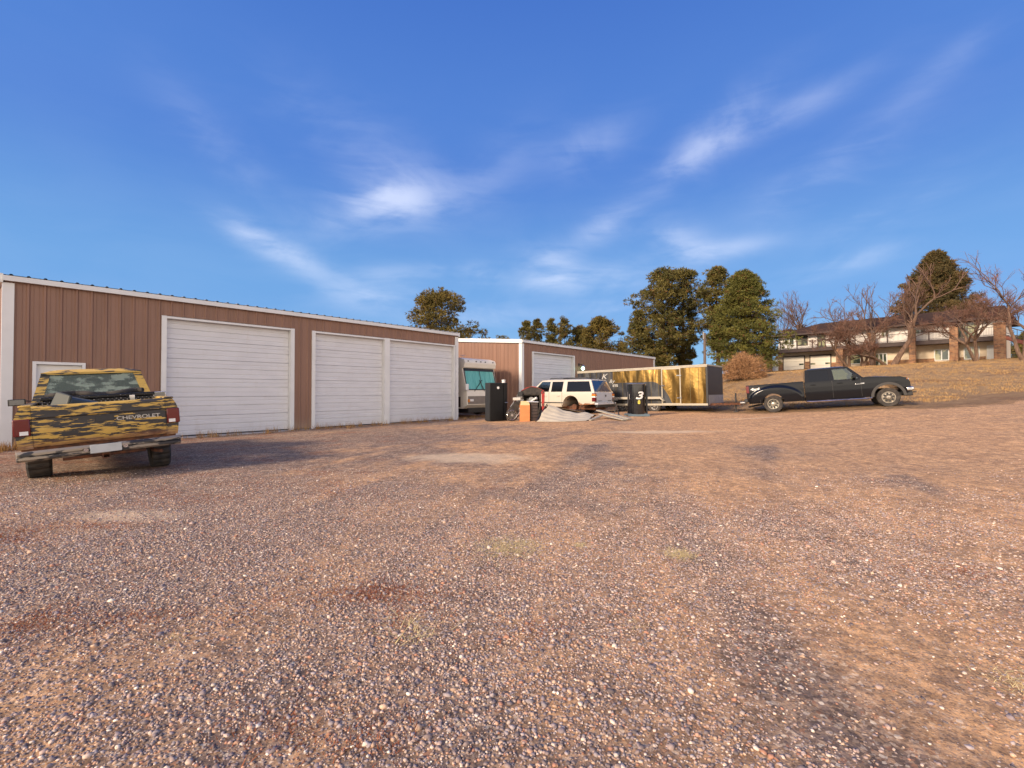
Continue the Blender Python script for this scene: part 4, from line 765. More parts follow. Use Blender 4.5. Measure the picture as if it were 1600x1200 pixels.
a.box(dx0 + .02, dx0 + .07, yy, yy + .03, dz0, dz1); a.box(dx1 - .07, dx1 - .02, yy, yy + .03, dz0, dz1); a.box(dx0 + .07, dx1 - .07, yy, yy + .03, dz0, dz0 + .06); a.box(dx0 + .07, dx1 - .07, yy, yy + .03, dz1 - .06, dz1); a.build('door_frame', M_trw, door, smooth=0)
for z in (H0 + .3, H1 - .45): a = MB(); a.box(-1.48, -1.24, yy - .02, yy - .001, z, z + .05); a.build('hinge', M_chrome, door)
a = MB(); a.box(-2.28, -2.10, yy - .04, yy - .001, 1.36, 1.41); a.build('handle', M_chrome, door)
for i in range(1, 18):           # riveted panel joints
    x = -i * .407
    if dx0 - .05 < x < dx1 + .05: continue
    a = MB(); a.box(x - .012, x + .012, -TW - .006, -TW - .001, H0 + .05, H1 - .07)
    for k_ in range(14): a.box(x - .010, x + .010, -TW - .012, -TW - .006, H0 + .12 + k_ * .13, H0 + .14 + k_ * .13)
    a.build('panel_joint', mat('panel_seam', (.10, .075, .03), .5, .5), T, smooth=0)
lettering('K', .40, mat('faded_white_script', (.42, .41, .38), .5), T, (-5.62, -TW - .016, 1.86), (1, 0, 0), (0, 0, 1), .003, .35, 1.25, name='painted_script', bold=.004)
lettering('&y', .28, MATS['faded_white_script'], T, (-5.14, -TW - .016, 1.62), (1, 0, 0), (0, 0, 1), .003, .3, 1.1, name='painted_script', bold=.002)
lettering('ETS', .17, MATS['faded_white_script'], T, (-4.92, -TW - .016, 1.40), (1, 0, 0), (0, 0, 1), .003, 0, 1.2, name='painted_script', bold=.008)
for x in (-2.72, -3.62, -4.52):
    for s_ in (1, -1): wheel(T, x, s_ * (TW - .12), .34, .34, .2, s_, M_steel)
for s_ in (-1, 1):
    a = MB(); pr = [(-5.15, .58), (-4.95, .80), (-2.3, .80), (-2.1, .58)]
    for (p_, q_) in zip(pr[:-1], pr[1:]): a.slab([(p_[0], s_ * (TW + .004), p_[1]), (q_[0], s_ * (TW + .004), q_[1]), (q_[0], s_ * (TW + .2), q_[1]), (p_[0], s_ * (TW + .2), p_[1])], (0, 0, .02))
    a.slab([(-5.15, s_ * (TW + .2), .56), (-4.95, s_ * (TW + .2), .82), (-2.3, s_ * (TW + .2), .82), (-2.1, s_ * (TW + .2), .56), (-2.3, s_ * (TW + .2), .70), (-4.95, s_ * (TW + .2), .70)], (0, s_ * .01, 0)); a.build('fender', M_trw, T, smooth=0)
a = MB()
for s_ in (-1, 1): a.bar((-.1, s_ * 1.0, H0 - .02), (1.05, s_ * .05, H0 - .0), .06, .11)
a.bar((.0, 0, H0 - .02), (1.2, 0, H0), .06, .1); dr = a.build('drawbar', M_rust, T, smooth=0)
a = MB(); a.tube([(.95, 0, .05), (.95, 0, .95)], .035, 10); a.box(.85, 1.05, -.1, .1, .02, .05); a.build('tongue_jack', M_dark, dr)
a = MB(); a.bar((1.15, 0, H0 + .04), (1.40, 0, H0 + .05), .10, .08); a.build('coupler', M_steel, dr, bevel=.015)
# ---------------------------------------------------------------- black crew cab truck
M_blk = mat('black_paint', (.006, .007, .010), .14, coat=.10, spec=.3)
pr_, pf_ = Vector((P(1209.5, 21.3), 21.3)), Vector((P(1391, 19.15), 19.15)); fdir = (pf_ - pr_).normalized(); la = math.atan2(fdir.y, fdir.x); WB = 4.30; scl = (pf_ - pr_).length / WB
lft = Vector((-fdir.y, fdir.x)); o0 = pr_ + lft * .97 * scl; zr_ = gz(*pr_) ; zf_ = gz(*pf_)
C = thing('crew_cab_truck', 'black crew cab truck with flared rear fenders, parked nose right on the slope', 'pickup truck', (o0.x, o0.y, zr_), rot=(0, -math.asin((zf_ - zr_) / (WB * scl)), la)); C.scale = (scl,) * 3
# local frame: x = 0 at the rear axle
wC0 = lambda z: .965 - (max(0, z - 1.05) / .3) ** 2 * .05 - (max(0, .85 - z) / .4) ** 2 * .035
def wC(x, z):
    o_ = wC0(z)
    q = max(0, 1 - ((x - .12) / 1.12) ** 2)          # flared rear fender
    if q > 0:
        tz = .62 + .66 * q ** .5; f = max(0, min(1, (tz - z) / .13)); o_ += .11 * f * f * (3 - 2 * f) * min(1, q * 5)
    return o_
zt = [.5 + .026 * i for i in range(32)]; xt = [-1.2 + .05 * i for i in range(50)]
for s_ in (1, -1):
    a = MB(); pf = [(-1.06, .60), (-1.08, 1.36), (1.28, 1.36), (1.28, .50), (.56, .46)] + arc(0, .42, .47, 10, 170) + [(-.56, .50), (-1.0, .52)]
    shell(a, pf, lambda x, z: s_ * wC(x, z), lambda x, z: s_ * .78, zt, xt); a.build('bed_side', M_blk, C, smooth=40)
a = MB(); a.box(-1.04, 1.27, -.78, .78, .62, .68); a.box(1.2, 1.28, -.78, .78, .68, 1.36); a.build('bed_floor', M_dark, C)
a = MB(); a.box(-1.10, -1.05, -.80, .80, .66, 1.36); a.build('tailgate', M_blk, C, bevel=.015)
pf = [(1.32, .48), (1.32, 1.30), (1.40, 1.31), (3.40, 1.31), (3.62, 1.345), (4.75, 1.26), (4.98, 1.18), (5.06, 1.02), (5.08, .72), (5.02, .60)] + [(4.84, .50)] + arc(WB, .45, .50, 5, 175) + [(3.76, .46)]
a = MB(); shell(a, pf, lambda x, z: wC0(z) - max(0, (x - 4.6)) ** 2 * .35, lambda x, z: -wC0(z) + max(0, (x - 4.6)) ** 2 * .35, zt, [1.4 + .2 * i for i in range(16)] + [4.5, 4.7, 4.75, 4.9, 4.95, 5.0]); a.build('cab_body', M_blk, C, smooth=40)
a = MB(); a.grid(10, 10, lambda u_, v_: (3.55 + 1.35 * u_, (v_ - .5) * 1.3, 1.34 - .115 * u_ + .055 * math.sin(math.pi * v_) ** .5 * math.sin(math.pi * min(1, u_ * 1.0 + .0)) ** .4)); a.build('hood', M_blk, C, recalc=False, smooth=60)
zb, zr, yb, yr = 1.312, 1.86, .905, .735
segs = [('p', 1.33, 1.50, 1.38, 1.52), ('g', 1.50, 2.28, 1.52, 2.24), ('p', 2.28, 2.46, 2.24, 2.40), ('g', 2.46, 3.34, 2.40, 2.90), ('p', 3.34, 3.52, 2.90, 3.00)]
for s_ in (1, -1):
    a = MB()
    for k_, b0, b1, r0, r1 in segs:
        if k_ == 'p': a.slab([(b0, s_ * yb, zb), (b1, s_ * yb, zb), (r1, s_ * yr, zr), (r0, s_ * yr, zr)], (0, -s_ * .06, 0))
    a.slab([(1.37, s_ * (yr + .02), zr - .06), (2.98, s_ * (yr + .02), zr - .06), (2.96, s_ * yr, zr + .01), (1.39, s_ * yr, zr + .01)], (0, -s_ * .08, 0)); a.build('pillars', M_blk, C, smooth=0)
    for k_, b0, b1, r0, r1 in segs:
        if k_ == 'g': side_pane(C, M_clear if b0 > 2.3 else M_gl, (zb, zr, yb - .015, yr - .015), b0, b1, r0, r1, s_)
a = MB(); a.slab([(1.335, -.86, zb), (1.335, .86, zb), (1.385, .70, zr), (1.385, -.70, zr)], (.006, 0, 0)); a.build('rear_window', M_gl, C, smooth=0)
a = MB(); a.grid(12, 12, lambda u_, v_: (1.38 + 1.60 * u_, (v_ - .5) * 2 * yr, zr + .06 * (1 - (2 * v_ - 1) ** 6) * (1 - abs(2 * u_ - 1) ** 6))); a.box(1.38, 2.98, -yr, yr, zr - .03, zr); a.build('roof', M_blk, C, recalc=False, smooth=50)
glasspane(C, 'windshield', [(3.48, -.84, zb), (3.48, .84, zb), (2.97, .69, zr), (2.97, -.69, zr)], (.006, 0, 0), M_clear)
a = MB(); a.box(2.3, 2.5, -.7, .7, .8, 1.32); a.box(1.5, 1.7, -.7, .7, .8, 1.42); a.build('seat', MATS['grey_cloth'], C, bevel=.05)
for s_ in (1, -1):
    fo_ = lambda z, d=.0: s_ * (wC0(z) + d)
    a = MB(); ring = arc(WB, .45, .60, 0, 180, 18); inn = arc(WB, .45, .50, 0, 180, 18)          # front wheel arch flare
    for i in range(18): a.slab([(inn[i][0], fo_(.9) - s_ * .06, inn[i][1]), (ring[i][0], fo_(.9) - s_ * .06, ring[i][1]), (ring[i + 1][0], fo_(.9) - s_ * .06, ring[i + 1][1]), (inn[i + 1][0], fo_(.9) - s_ * .06, inn[i + 1][1])], (0, s_ * .11, 0))
    a.build('arch_flare', mat('grey_plastic', (.045, .042, .04), .7), C, smooth=0)
    a = MB(); a.tube([(1.35, s_ * 1.0, .42), (1.6, s_ * 1.08, .40), (3.55, s_ * 1.08, .40), (3.72, s_ * 1.0, .42)], .04, 10); a.build('running_board', M_chrome, C)
    for x in (2.37, 3.40): a = MB(); a.box(x - .005, x + .005, *sorted((fo_(1, -.02), fo_(1, .0015))), .52, 1.30); a.build('door_gap', M_dark, C, smooth=0)
    for x in (1.55, 2.55): a = MB(); a.box(x, x + .2, *sorted((fo_(1.15, 0), fo_(1.15, .03))), 1.13, 1.18); a.build('door_handle', M_blk, C, bevel=.01)
    a = MB(); a.box(3.10, 3.24, *sorted((s_ * .95, s_ * 1.22)), 1.32, 1.52); a.bar((3.2, s_ * .88, 1.34), (3.2, s_ * 1.05, 1.36), .05, .05); a.build('door_mirror', M_blk, C, bevel=.03)
    a = MB(); a.box(4.86, 5.03, *sorted((s_ * .60, s_ * .90)), .96, 1.17); hl = a.build('headlight', M_chrome, C, bevel=.03); a = MB(); a.box(4.82, 4.99, *sorted((s_ * .62, s_ * .915)), 1.09, 1.175); a.build('amber_lens', M_amber, hl, bevel=.02)
    a = MB(); a.box(-1.095, -.97, *sorted((s_ * .82, s_ * (.975))), .98, 1.32); a.build('tail_light', M_red, C, bevel=.012)
    wheel(C, WB, s_ * .80, .40, .40, .27, s_, mat('satin_alloy', (.42, .38, .32), .35, .7, var=.4, vs=9), 'slot', rr=.60)
    wheel(C, 0, s_ * .94, .395, .395, .23, s_, mat('dull_alloy', (.40, .37, .31), .4, .5, var=.3, vs=9), 'dual', rr=.60); wheel(C, 0, s_ * .66, .395, .395, .23, s_, M_dark, rr=.60)
    a = MB(); a.slab([(-.53, s_ * .82, .28), (-.53, s_ * 1.07, .28), (-.53, s_ * 1.07, .62), (-.53, s_ * .82, .62)], (.012, 0, 0)); a.build('mud_flap', M_black, C)
lettering('4x4', .17, M_white, C, (-.72, -(wC(-.72, 1.10) + .012), 1.10), (1, 0, 0), (0, 0, 1), .004, .15, 1.5, bold=.006)
a = MB(); yy = -wC0(1.1); a.box(3.18, 3.42, yy - .010, yy + .002, 1.045, 1.065); a.box(3.38, 3.52, yy - .010, yy + .002, 1.05, 1.10); a.build('door_badge', M_chrome, C, bevel=.003)
a = MB(); a.box(4.90, 5.16, -.93, .93, .62, .80); a.build('front_bumper', M_chrome, C, bevel=.05, seg=3); a = MB(); a.box(4.86, 5.12, -.86, .86, .42, .615); a.build('air_dam', M_dark, C, bevel=.03); a = MB(); a.box(5.02, 5.07, -.58, .58, .84, 1.14); a.build('grille', M_chrome, C, bevel=.01)
a = MB(); a.bar((5.14, -.70, .56), (5.26, -.70, .56), .06, .05); a.bar((5.14, .70, .56), (5.26, .70, .56), .06, .05); a.build('tow_hook', M_dark, C)
a = MB(); a.box(-1.22, -1.06, -.95, .95, .55, .70); a.bar((-1.2, 0, .50), (-1.42, 0, .50), .08, .06); a.build('rear_bumper', M_dark, C, bevel=.02)
a = MB()
for s_ in (1, -1): a.box(-1.04, 4.9, *sorted((s_ * .38, s_ * .48)), .45, .60)
a.tube([(0, -.8, .41), (0, .8, .41)], .07); a.tube([(WB, -.7, .42), (WB, .7, .42)], .05); a.tube([(-.5, -.5, .4), (-.8, -.7, .36), (-1.05, -.9, .32)], .045, 8); a.build('chassis', M_dark, C, smooth=0)
# ---------------------------------------------------------------- motorhome between the garages
Vv = Vector((math.cos(UA - math.pi / 2), math.sin(UA - math.pi / 2))); rfw = 2.45
rp = Vector((P(728, 24.0), 24.0)); rl_ = Vector((math.cos(UA), math.sin(UA))); rc = rp + rl_ * rfw / 2
Rv = thing('motorhome', 'cream and brown motorhome with teal curtains nosing out between the two garages', 'motorhome', (rc.x, rc.y, gz(rc.x, rc.y) + .08), UA - math.pi / 2)
M_cream = mat('cream_gelcoat', (.78, .73, .63), .35, var=.06, vs=2)
hw = rfw / 2
def rv_prof(z):             # how far the front face stands back at height z
    return -.02 * 0 + (0 if z < 1.35 else (z - 1.35) * -.22) + (.28 if z > 2.62 else 0)
a = MB(); side = [(-8, .45), (-8, 3.12), (-.55, 3.12), (-.18, 3.02), (-.10, 2.86), (-.16, 2.60), (-.30, 2.58), (0, 1.35), (.02, .62), (-.25, .42)]
shell(a, side, lambda x, z: hw - max(0, (x + .35)) ** 2 * .45 - (max(0, z - 2.8)) ** 2 * .4, lambda x, z: -(hw - max(0, (x + .35)) ** 2 * .45 - (max(0, z - 2.8)) ** 2 * .4), (1.0, 2.0, 2.8, 2.9, 3.0, 3.08), (-.5, -.35, -.2, -.1)); a.build('coach_body', M_cream, Rv, smooth=40)
curt = mat('teal_curtain', (.06, .30, .27), .6, col2=(.16, .50, .45), vs=3, vscale=(1, 14, .3), th=(.35, .65), spec=.6, coat=.6)
def fx(z): return -.30 + (2.58 - z) / (2.58 - 1.35) * .30
a = MB(); a.slab([(fx(1.45) + .012, -hw + .12, 1.45), (fx(1.45) + .012, hw - .12, 1.45), (fx(2.52) + .012, hw - .16, 2.52), (fx(2.52) + .012, -hw + .16, 2.52)], (.006, 0, 0)); ws = a.build('windshield', curt, Rv, smooth=0)
a = MB()
for (y0, y1) in ((-hw + .06, -hw + .12), (hw - .12, hw - .06), (-.02, .02)): a.slab([(fx(1.42) + .014, y0, 1.42), (fx(1.42) + .014, y1, 1.42), (fx(2.55) + .014, y1, 2.55), (fx(2.55) + .014, y0, 2.55)], (.012, 0, 0))
a.slab([(fx(2.42) + .02, -hw + .12, 2.42), (fx(2.42) + .02, hw - .12, 2.42), (fx(2.56) + .02, hw - .12, 2.56), (fx(2.56) + .02, -hw + .12, 2.56)], (.012, 0, 0)); a.slab([(fx(1.40) + .016, -hw + .06, 1.40), (fx(1.40) + .016, hw - .06, 1.40), (fx(1.45) + .016, hw - .06, 1.45), (fx(1.45) + .016, -hw + .06, 1.45)], (.012, 0, 0)); a.build('window_seal', M_dark, ws, smooth=0)
for y0, y1 in ((.15, -.15), (-.62, .05)):
    a = MB(); a.bar((.03, y0, 1.34), (fx(1.9) + .06, y1, 1.95), .03, .02); a.build('wiper', M_dark, ws, smooth=0)
brn = mat('grey_brown_band', (.22, .19, .165), .45, var=.2, vs=3)
a = MB(); a.box(.022, .04, -hw + .14, hw - .14, .66, 1.08); a.build('lower_band', brn, Rv, smooth=0); a = MB(); a.box(-8, -.4, -hw - .012, -hw - .002, .5, 1.05); a.build('side_band', M_brown, Rv, smooth=0)
a = MB(); a.box(-8, -.4, hw + .002, hw + .012, .5, 1.05); a.build('side_band', M_brown, Rv, smooth=0)
for s_ in (1, -1):
    a = MB(); a.box(.04, .075, *sorted((s_ * .72, s_ * .98)), .80, .92); hl = a.build('headlight', M_white, Rv, bevel=.015); a = MB(); a.box(-.02, .07, *sorted((s_ * .99, s_ * 1.10)), .76, .92); a.build('amber_lens', M_amber, hl, bevel=.01)
    a = MB(); a.box(-1.25, -.62, *sorted((s_ * (hw + .002), s_ * (hw + .012))), 1.45, 2.45); a.build('side_window', M_gl, Rv, smooth=0)
    a = MB(); a.bar((-.1, s_ * (hw - .05), 1.36), (.22, s_ * (hw + .12), 1.42), .04, .04); a.box(.18, .24, *sorted((s_ * (hw + .02), s_ * (hw + .22))), 1.40, 1.72); a.build('door_mirror', M_white, Rv, bevel=.02)
for yy in (-.95, -.35, .0, .35, .95): a = MB(); a.lathe([(.035, -.02), (.03, .03), (.01, .04)], (-.12 + .0, yy, 2.93), 'x', 10); a.build('clearance_light', M_dark, Rv)
a = MB(); a.box(-1.25, -.15, -.9, .9, .2, .45); a.build('chassis', M_dark, Rv)
a = MB(); a.box(-7, -1.3, -hw - .16, -hw - .01, 2.76, 2.92); a.build('awning', mat('awning_roll', (.35, .34, .34), .5), Rv, bevel=.04)
a = MB(); a.tube([(-1.0, -.5, 3.12), (-1.0, -.5, 3.30)], .015, 6); a.tube([(-1.0, -.7, 3.30), (-1.0, -.3, 3.32)], .012, 6); a.build('aerial', M_steel, Rv)
for x in (-1.4, -6):
    for s_ in (1, -1): wheel(Rv, x, s_ * (hw - .16), .42, .42, .26, s_, M_steel)
# ---------------------------------------------------------------- things standing in the yard
def on(px, Z): return P(px, Z), Z, gz(P(px, Z), Z)
sx_, sy_, sz_ = on(765, 19.9)
S = thing('gun_safe', 'tall black steel safe with a round white sticker, standing in front of the motorhome', 'safe', (sx_, sy_, sz_ - .02), R(24))
M_sf = mat('black_safe_paint', (.010, .010, .011), .5, spec=.2, var=.3, vs=3)
a = MB(); a.box(0, .82, 0, .55, .03, 1.70); a.box(.04, .78, .04, .5, 0, .04); a.build('safe_body', mat('grey_black_paint', (.022, .024, .027), .5, spec=.3), S, bevel=.012)
a = MB(); a.box(.02, .62, -.045, -.002, .07, 1.67); dr = a.build('door', M_sf, S, bevel=.008)
a = MB(); a.box(.64, .81, -.035, -.002, .05, 1.69); a.build('side_strip', M_sf, S, bevel=.01)
a = MB(); a.lathe([(.055, -.052), (.055, -.046)], (.38, 0, 1.48), 'y', 20); a.build('sticker', M_white, dr)
a = MB(); a.tube([(.76, -.04, .83), (.76, -.10, .83)], .015, 8); a.tube([(.68, -.10, .83), (.82, -.10, .84)], .02, 8); a.build('handle', M_steel, S)
q = Matrix.Rotation(R(24), 3, 'Z') @ Vector((.74, .2, 0)); o_ = MB(); o_.lathe([(.075, 0), (.075, .09), (.09, .10), (.09, .13), (.02, .14)], (0, 0, 0), 'z', 20)
ob = o_.build('plastic_tub', M_white, None); ob.location = (sx_ + q.x, sy_ + q.y, sz_ + 1.682); solo(ob, 'small white plastic tub on top of the black safe', 'tub')
bx, by, bz = on(994, 20.9)
D = thing('black_drum', 'tall black upright drum painted with a large white 3, beside the wagon', 'drum', (bx, by, bz), 0)
M_drum = mat('gloss_black_drum', (.010, .010, .012), .18, coat=.7, var=.4, vs=3)
a = MB(); a.lathe([(.38, .10), (.39, .11), (.39, 1.40), (.41, 1.41), (.41, 1.445), (.395, 1.46), (.31, 1.475), (.30, 1.46), (.02, 1.47)], n=56); a.build('drum_body', M_drum, D, smooth=40)
a = MB(); a.lathe([(.415, 1.435), (.419, 1.45), (.411, 1.462)], n=56); a.build('rim', M_steel, D)
a = MB(); a.box(-.46, .50, -.36, -.28, .0, .10); a.box(-.46, .50, .28, .36, .0, .10); a.box(-.42, .46, -.27, .27, .05, .115); a.build('skid', mat('blue_grey_steel', (.12, .17, .21), .5, .3), D, smooth=0)
a = MB(); a.tube([(-.36, -.25, .75), (-.38, -.29, .76), (-.38, -.29, 1.0), (-.36, -.25, 1.01)], .014, 8); a.build('handle', M_chrome, D)
a = MB(); a.box(.41, .49, -.12, .0, .05, 1.38); a.box(.40, .60, -.13, .01, .22, .27); a.build('side_rail', M_dark, D, bevel=.01)
def wrap(o, r_, lift=.006):              # bend flat lettering round the drum
    bm = bmesh.new(); bm.from_mesh(o.data)
    for i in range(-30, 31): bmesh.ops.bisect_plane(bm, geom=bm.verts[:] + bm.edges[:] + bm.faces[:], plane_co=(i * .02, 0, 0), plane_no=(1, 0, 0))
    bm.to_mesh(o.data); bm.free()
    for v in o.data.vertices:
        an = v.co.x / r_; rad = r_ + lift - v.co.y; v.co.x, v.co.y = math.sin(an) * rad, -math.cos(an) * rad
t3 = lettering('3', .46, M_white, D, (.03, 0, .78), (1, 0, 0), (0, 0, 1), .003, .25, 1.55, name='number', bold=.012); wrap(t3, .39)
M_yel = mat('yellow_paint', (.70, .60, .10), .5); t3 = lettering('8', .22, M_yel, D, (.02, 0, .56), (1, 0, 0), (0, 0, 1), .003, 0, 1.0, name='yellow_mark', bold=.008); wrap(t3, .39)
# orange carton, drawer tower
cx, cy, cz_ = on(813, 19.2)
K = thing('cardboard_box', 'upright orange cardboard box with a paler folded top, in the junk pile', 'box', (cx, cy, cz_), R(4)); M_card = mat('orange_card', (.62, .235, .085), .8, var=.12, vs=2, vscale=(1, 1, 3))
a = MB(); a.box(0, .40, 0, .40, 0, .68); a.build('carton', M_card, K, bevel=.006); a = MB(); a.slab([(0, 0, .683), (.40, 0, .683), (.36, .12, .84), (.04, .12, .84)], (0, .02, .01)); a.slab([(.0, .4, .683), (.40, .4, .683), (.36, .28, .83), (.04, .28, .83)], (0, -.02, .01)); a.slab([(.02, .14, .835), (.38, .14, .835), (.38, .28, .83), (.02, .28, .83)], (0, 0, .012)); a.build('flaps', mat('tan_card', (.60, .44, .22), .8), K, smooth=0)
cx, cy, cz_ = on(829.5, 19.35)
K = thing('drawer_tower', 'dark brown tower of stacked drawers right of the orange box', 'drawers', (cx, cy, cz_), R(6)); a = MB(); a.box(0, .30, .02, .4, 0, .78); a.build('cabinet', M_dark, K, bevel=.006)
for i in range(6): a = MB(); a.box(.012, .288, -.012, .018, .02 + i * .125, .125 + i * .125); a.build('drawer', mat('drawer_brown', (.055, .036, .032), .5), K, bevel=.006)
a = MB(); a.slab([(-.16, -.08, .80), (.32, -.04, .785), (.30, .3, .80), (-.18, .26, .83)], (0, 0, .015)); pn = a.build('paper_sheet', M_white, None, smooth=0); pn.location = (cx, cy, cz_); solo(pn, 'pale flat sheet lying over the drawer tower', 'sheet')
# red hooded black machine shell
cx, cy, cz_ = on(832, 20.6)
K = thing('red_machine', 'derelict machine with a red arched hood and an open black front, beside the white wagon', 'machine', (cx, cy, cz_), R(-6)); M_rd = mat('faded_red', (.40, .035, .03), .45, col2=(.12, .035, .025), vs=4, th=(.45, .65))
a = MB(); n_ = 14; arcp = [(-.52 + 1.04 * i / n_, 1.26 + .20 * math.sin(math.pi * i / n_)) for i in range(n_ + 1)]
for i in range(n_): a.slab([(arcp[i][0], -.05, arcp[i][1]), (arcp[i + 1][0], -.05, arcp[i + 1][1]), (arcp[i + 1][0], .6, arcp[i + 1][1] - .05), (arcp[i][0], .6, arcp[i][1] - .05)], (0, 0, -.03))
a.build('hood', M_rd, K, smooth=60); a = MB()
for i in range(n_): a.slab([(arcp[i][0], -.03, arcp[i][1] - .032), (arcp[i + 1][0], -.03, arcp[i + 1][1] - .032), (arcp[i + 1][0] * .9, -.03, 1.12), (arcp[i][0] * .9, -.03, 1.12)], (0, .02, 0))
a.build('hood_front', M_black, K, smooth=0)
a = MB(); a.box(-.46, -.40, 0, .55, 0, 1.12); a.box(.30, .36, 0, .55, 0, 1.12); a.box(-.40, .30, .50, .55, 0, 1.12); a.box(-.40, .30, 0, .50, 1.06, 1.12); a.box(-.40, .30, 0, .5, .0, .06); a.build('black_frame', M_black, K, bevel=.01)
a = MB(); a.slab([(.40, -.04, 1.24), (.54, -.02, 1.22), (.52, .0, .40), (.48, .02, .05), (.42, .0, .45)], (0, .3, 0)); a.build('red_side_panel', M_rd, K, smooth=0)
a = MB(); a.box(-.66, -.44, -.08, .1, 1.02, 1.22); a.build('side_box', M_dark, K, bevel=.01)
a = MB(); a.tube([(-.25, .1, .9), (-.18, .12, .75), (-.1, .1, .9), (.0, .12, .8), (.1, .1, .95), (.2, .15, .85)], .035, 8); a.lathe([(.13, .05), (.15, .1), (.15, .2), (.1, .28)], (-.05, 0, .85), 'y', 16); a.build('engine', M_steel, K)
a = MB(); a.tube([(-.08, -.08, .78), (.14, -.14, .92), (.2, -.16, .95)], [.03, .045, .055], 10); a.build('white_nozzle', M_white, K)
# folded wheelchair
cx, cy, cz_ = on(800, 19.5)
K = thing('folded_wheelchair', 'black folded wheelchair with a silver spoked wheel between the safe and the orange box', 'wheelchair', (cx, cy, cz_), R(8))
a = MB(); a.lathe([(.20, -.02), (.235, -.03), (.26, -.02), (.265, 0), (.26, .02), (.235, .03), (.20, .02)], (0, 0, .27), 'y', 40); w1 = a.build('wheel', M_black, K); a = MB()
a.tube([(.205 * math.cos(i * .1963), -.03, .27 + .205 * math.sin(i * .1963)) for i in range(33)], .010, 6, False)
for i in range(10): an = i * .628; a.bar((.03 * math.cos(an), -.03, .27 + .03 * math.sin(an)), (.2 * math.cos(an), -.03, .27 + .2 * math.sin(an)), .022, .012)
a.lathe([(.05, -.05), (.05, .0)], (0, 0, .27), 'y', 16); a.build('spokes', M_chrome, w1, smooth=0)
a = MB(); a.tube([(.42, -.05, .0), (.36, -.05, .3), (.30, -.05, .52), (.42, -.02, .75), (.48, .0, .92)], .014, 8); a.tube([(-.05, .1, .62), (.05, .1, .75), (.14, .08, .92), (.3, .08, .93)], .016, 8); a.tube([(.1, -.05, .12), (.35, -.04, .4)], .012, 8); a.tube([(.05, .15, .1), (.42, .15, .3), (.5, .15, .02)], .012, 8); a.build('tube_frame', M_steel, K)
a = MB(); a.slab([(-.12, .05, .48), (.14, .05, .30), (.42, .05, .55), (.40, .05, .86), (.12, .05, .80)], (0, .28, 0)); a.build('folded_seat', M_black, K, bevel=.02); a = MB(); a.box(.10, .40, .0, .22, .885, 1.0); pb = a.build('white_carton', mat('dirty_white_card', (.55, .53, .48), .7), None, bevel=.008); pb.location = (cx, cy, cz_); pb.rotation_euler = (0, R(-2), R(8)); solo(pb, 'small dirty white carton resting on the folded wheelchair', 'carton')
# tarp over boards
gx0, gy0 = P(886, 18.9), 18.9
K = MB(); rs_ = random.Random(3)
A_, B_, C_, D_ = [(P(838.5, 18.7), 18.7, 0), (P(857, 19.5), 19.5, .66), (P(929, 19.9), 19.9, .17), (P(917, 18.6), 18.6, 0)]
def tarp(u_, v_):
    p = [(1 - u_) * ((1 - v_) * A_[i] + v_ * B_[i]) + u_ * ((1 - v_) * D_[i] + v_ * C_[i]) for i in range(3)] if False else [(1 - u_) * ((1 - v_) * A_[i] + v_ * B_[i]) + u_ * ((1 - v_) * D_[i] + v_ * C_[i]) for i in range(3)]
    x = p[0] + .03 * math.sin(v_ * 9 + u_ * 5); y = p[1] - (.16 * math.sin(math.pi * u_) * (1 - v_)); z = max(p[2] - .10 * math.sin(math.pi * min(u_ * 1.2, 1)) * v_ + .014 * math.sin(u_ * 21 + v_ * 4) * (v_ + .1) + .012 * math.sin(v_ * 30 + u_ * 12), .012)
    return (x, y, gz(x, y) + z + .01)
K.grid(60, 24, tarp)
M_tarp = mat('off_white_tarp', (.50, .44, .34), .75, var=.16, vs=3, bump=.3, bs=8)
ta = K.build('tarp', M_tarp, None, recalc=False, smooth=60); so_ = ta.modifiers.new('thick', 'SOLIDIFY'); so_.thickness = .012; solo(ta, 'dirty off-white tarp draped over a board in front of the wagon', 'tarp')
K = MB(); K.slab([(B_[0] - .06, B_[1] + .06, gz(B_[0], B_[1]) + .64), (C_[0] + .1, C_[1] + .05, gz(C_[0], C_[1]) + .16), (C_[0] + .1, C_[1] + .7, gz(C_[0], C_[1]) + .06), (B_[0], B_[1] + .8, gz(B_[0], B_[1]) + .5)], (0, 0, -.03))
bd = K.build('plywood_sheet', mat('weathered_ply', (.17, .115, .065), .9, var=.5, vs=5), None, smooth=0); solo(bd, 'weathered brown plywood sheet under the off-white tarp', 'board')
K = MB(); K.tube([(A_[0] - .04, A_[1] + .03, gz(A_[0], A_[1]) + .03), (B_[0] - .05, B_[1] + .02, gz(B_[0], B_[1]) + .69)], .02, 8); solo(K.build('tent_pole', M_dark, None), 'thin dark pole along the left edge of the tarp', 'pole')
Mlum = mat('grey_lumber', (.42, .38, .31), .85, var=.4, vs=4, vscale=(1, 8, 8))
for (pa, pb_, za, zb2, Za, Zb, lab) in ((934, 984, .33, .06, 20.3, 18.75, 'upper of two pale grey boards slanting down beside the tarp'), (938, 976, .18, .05, 19.9, 18.45, 'lower of two pale grey boards slanting down beside the tarp'), (922, 940, .03, .14, 18.6, 19.6, 'short pale board lying against the right end of the tarp')):
    p_ = Vector((P(pa, Za), Za, gz(P(pa, Za), Za) + za)); q_ = Vector((P(pb_, Zb), Zb, gz(P(pb_, Zb), Zb) + zb2)); K = MB(); K.bar(p_, q_, .20 if 'short' not in lab else .1, .05); o_ = K.build('lumber_board', Mlum, None, smooth=0, bevel=.004); solo(o_, lab, 'board', 'loose boards by the tarp')
cx, cy, cz_ = on(961, 19.9)
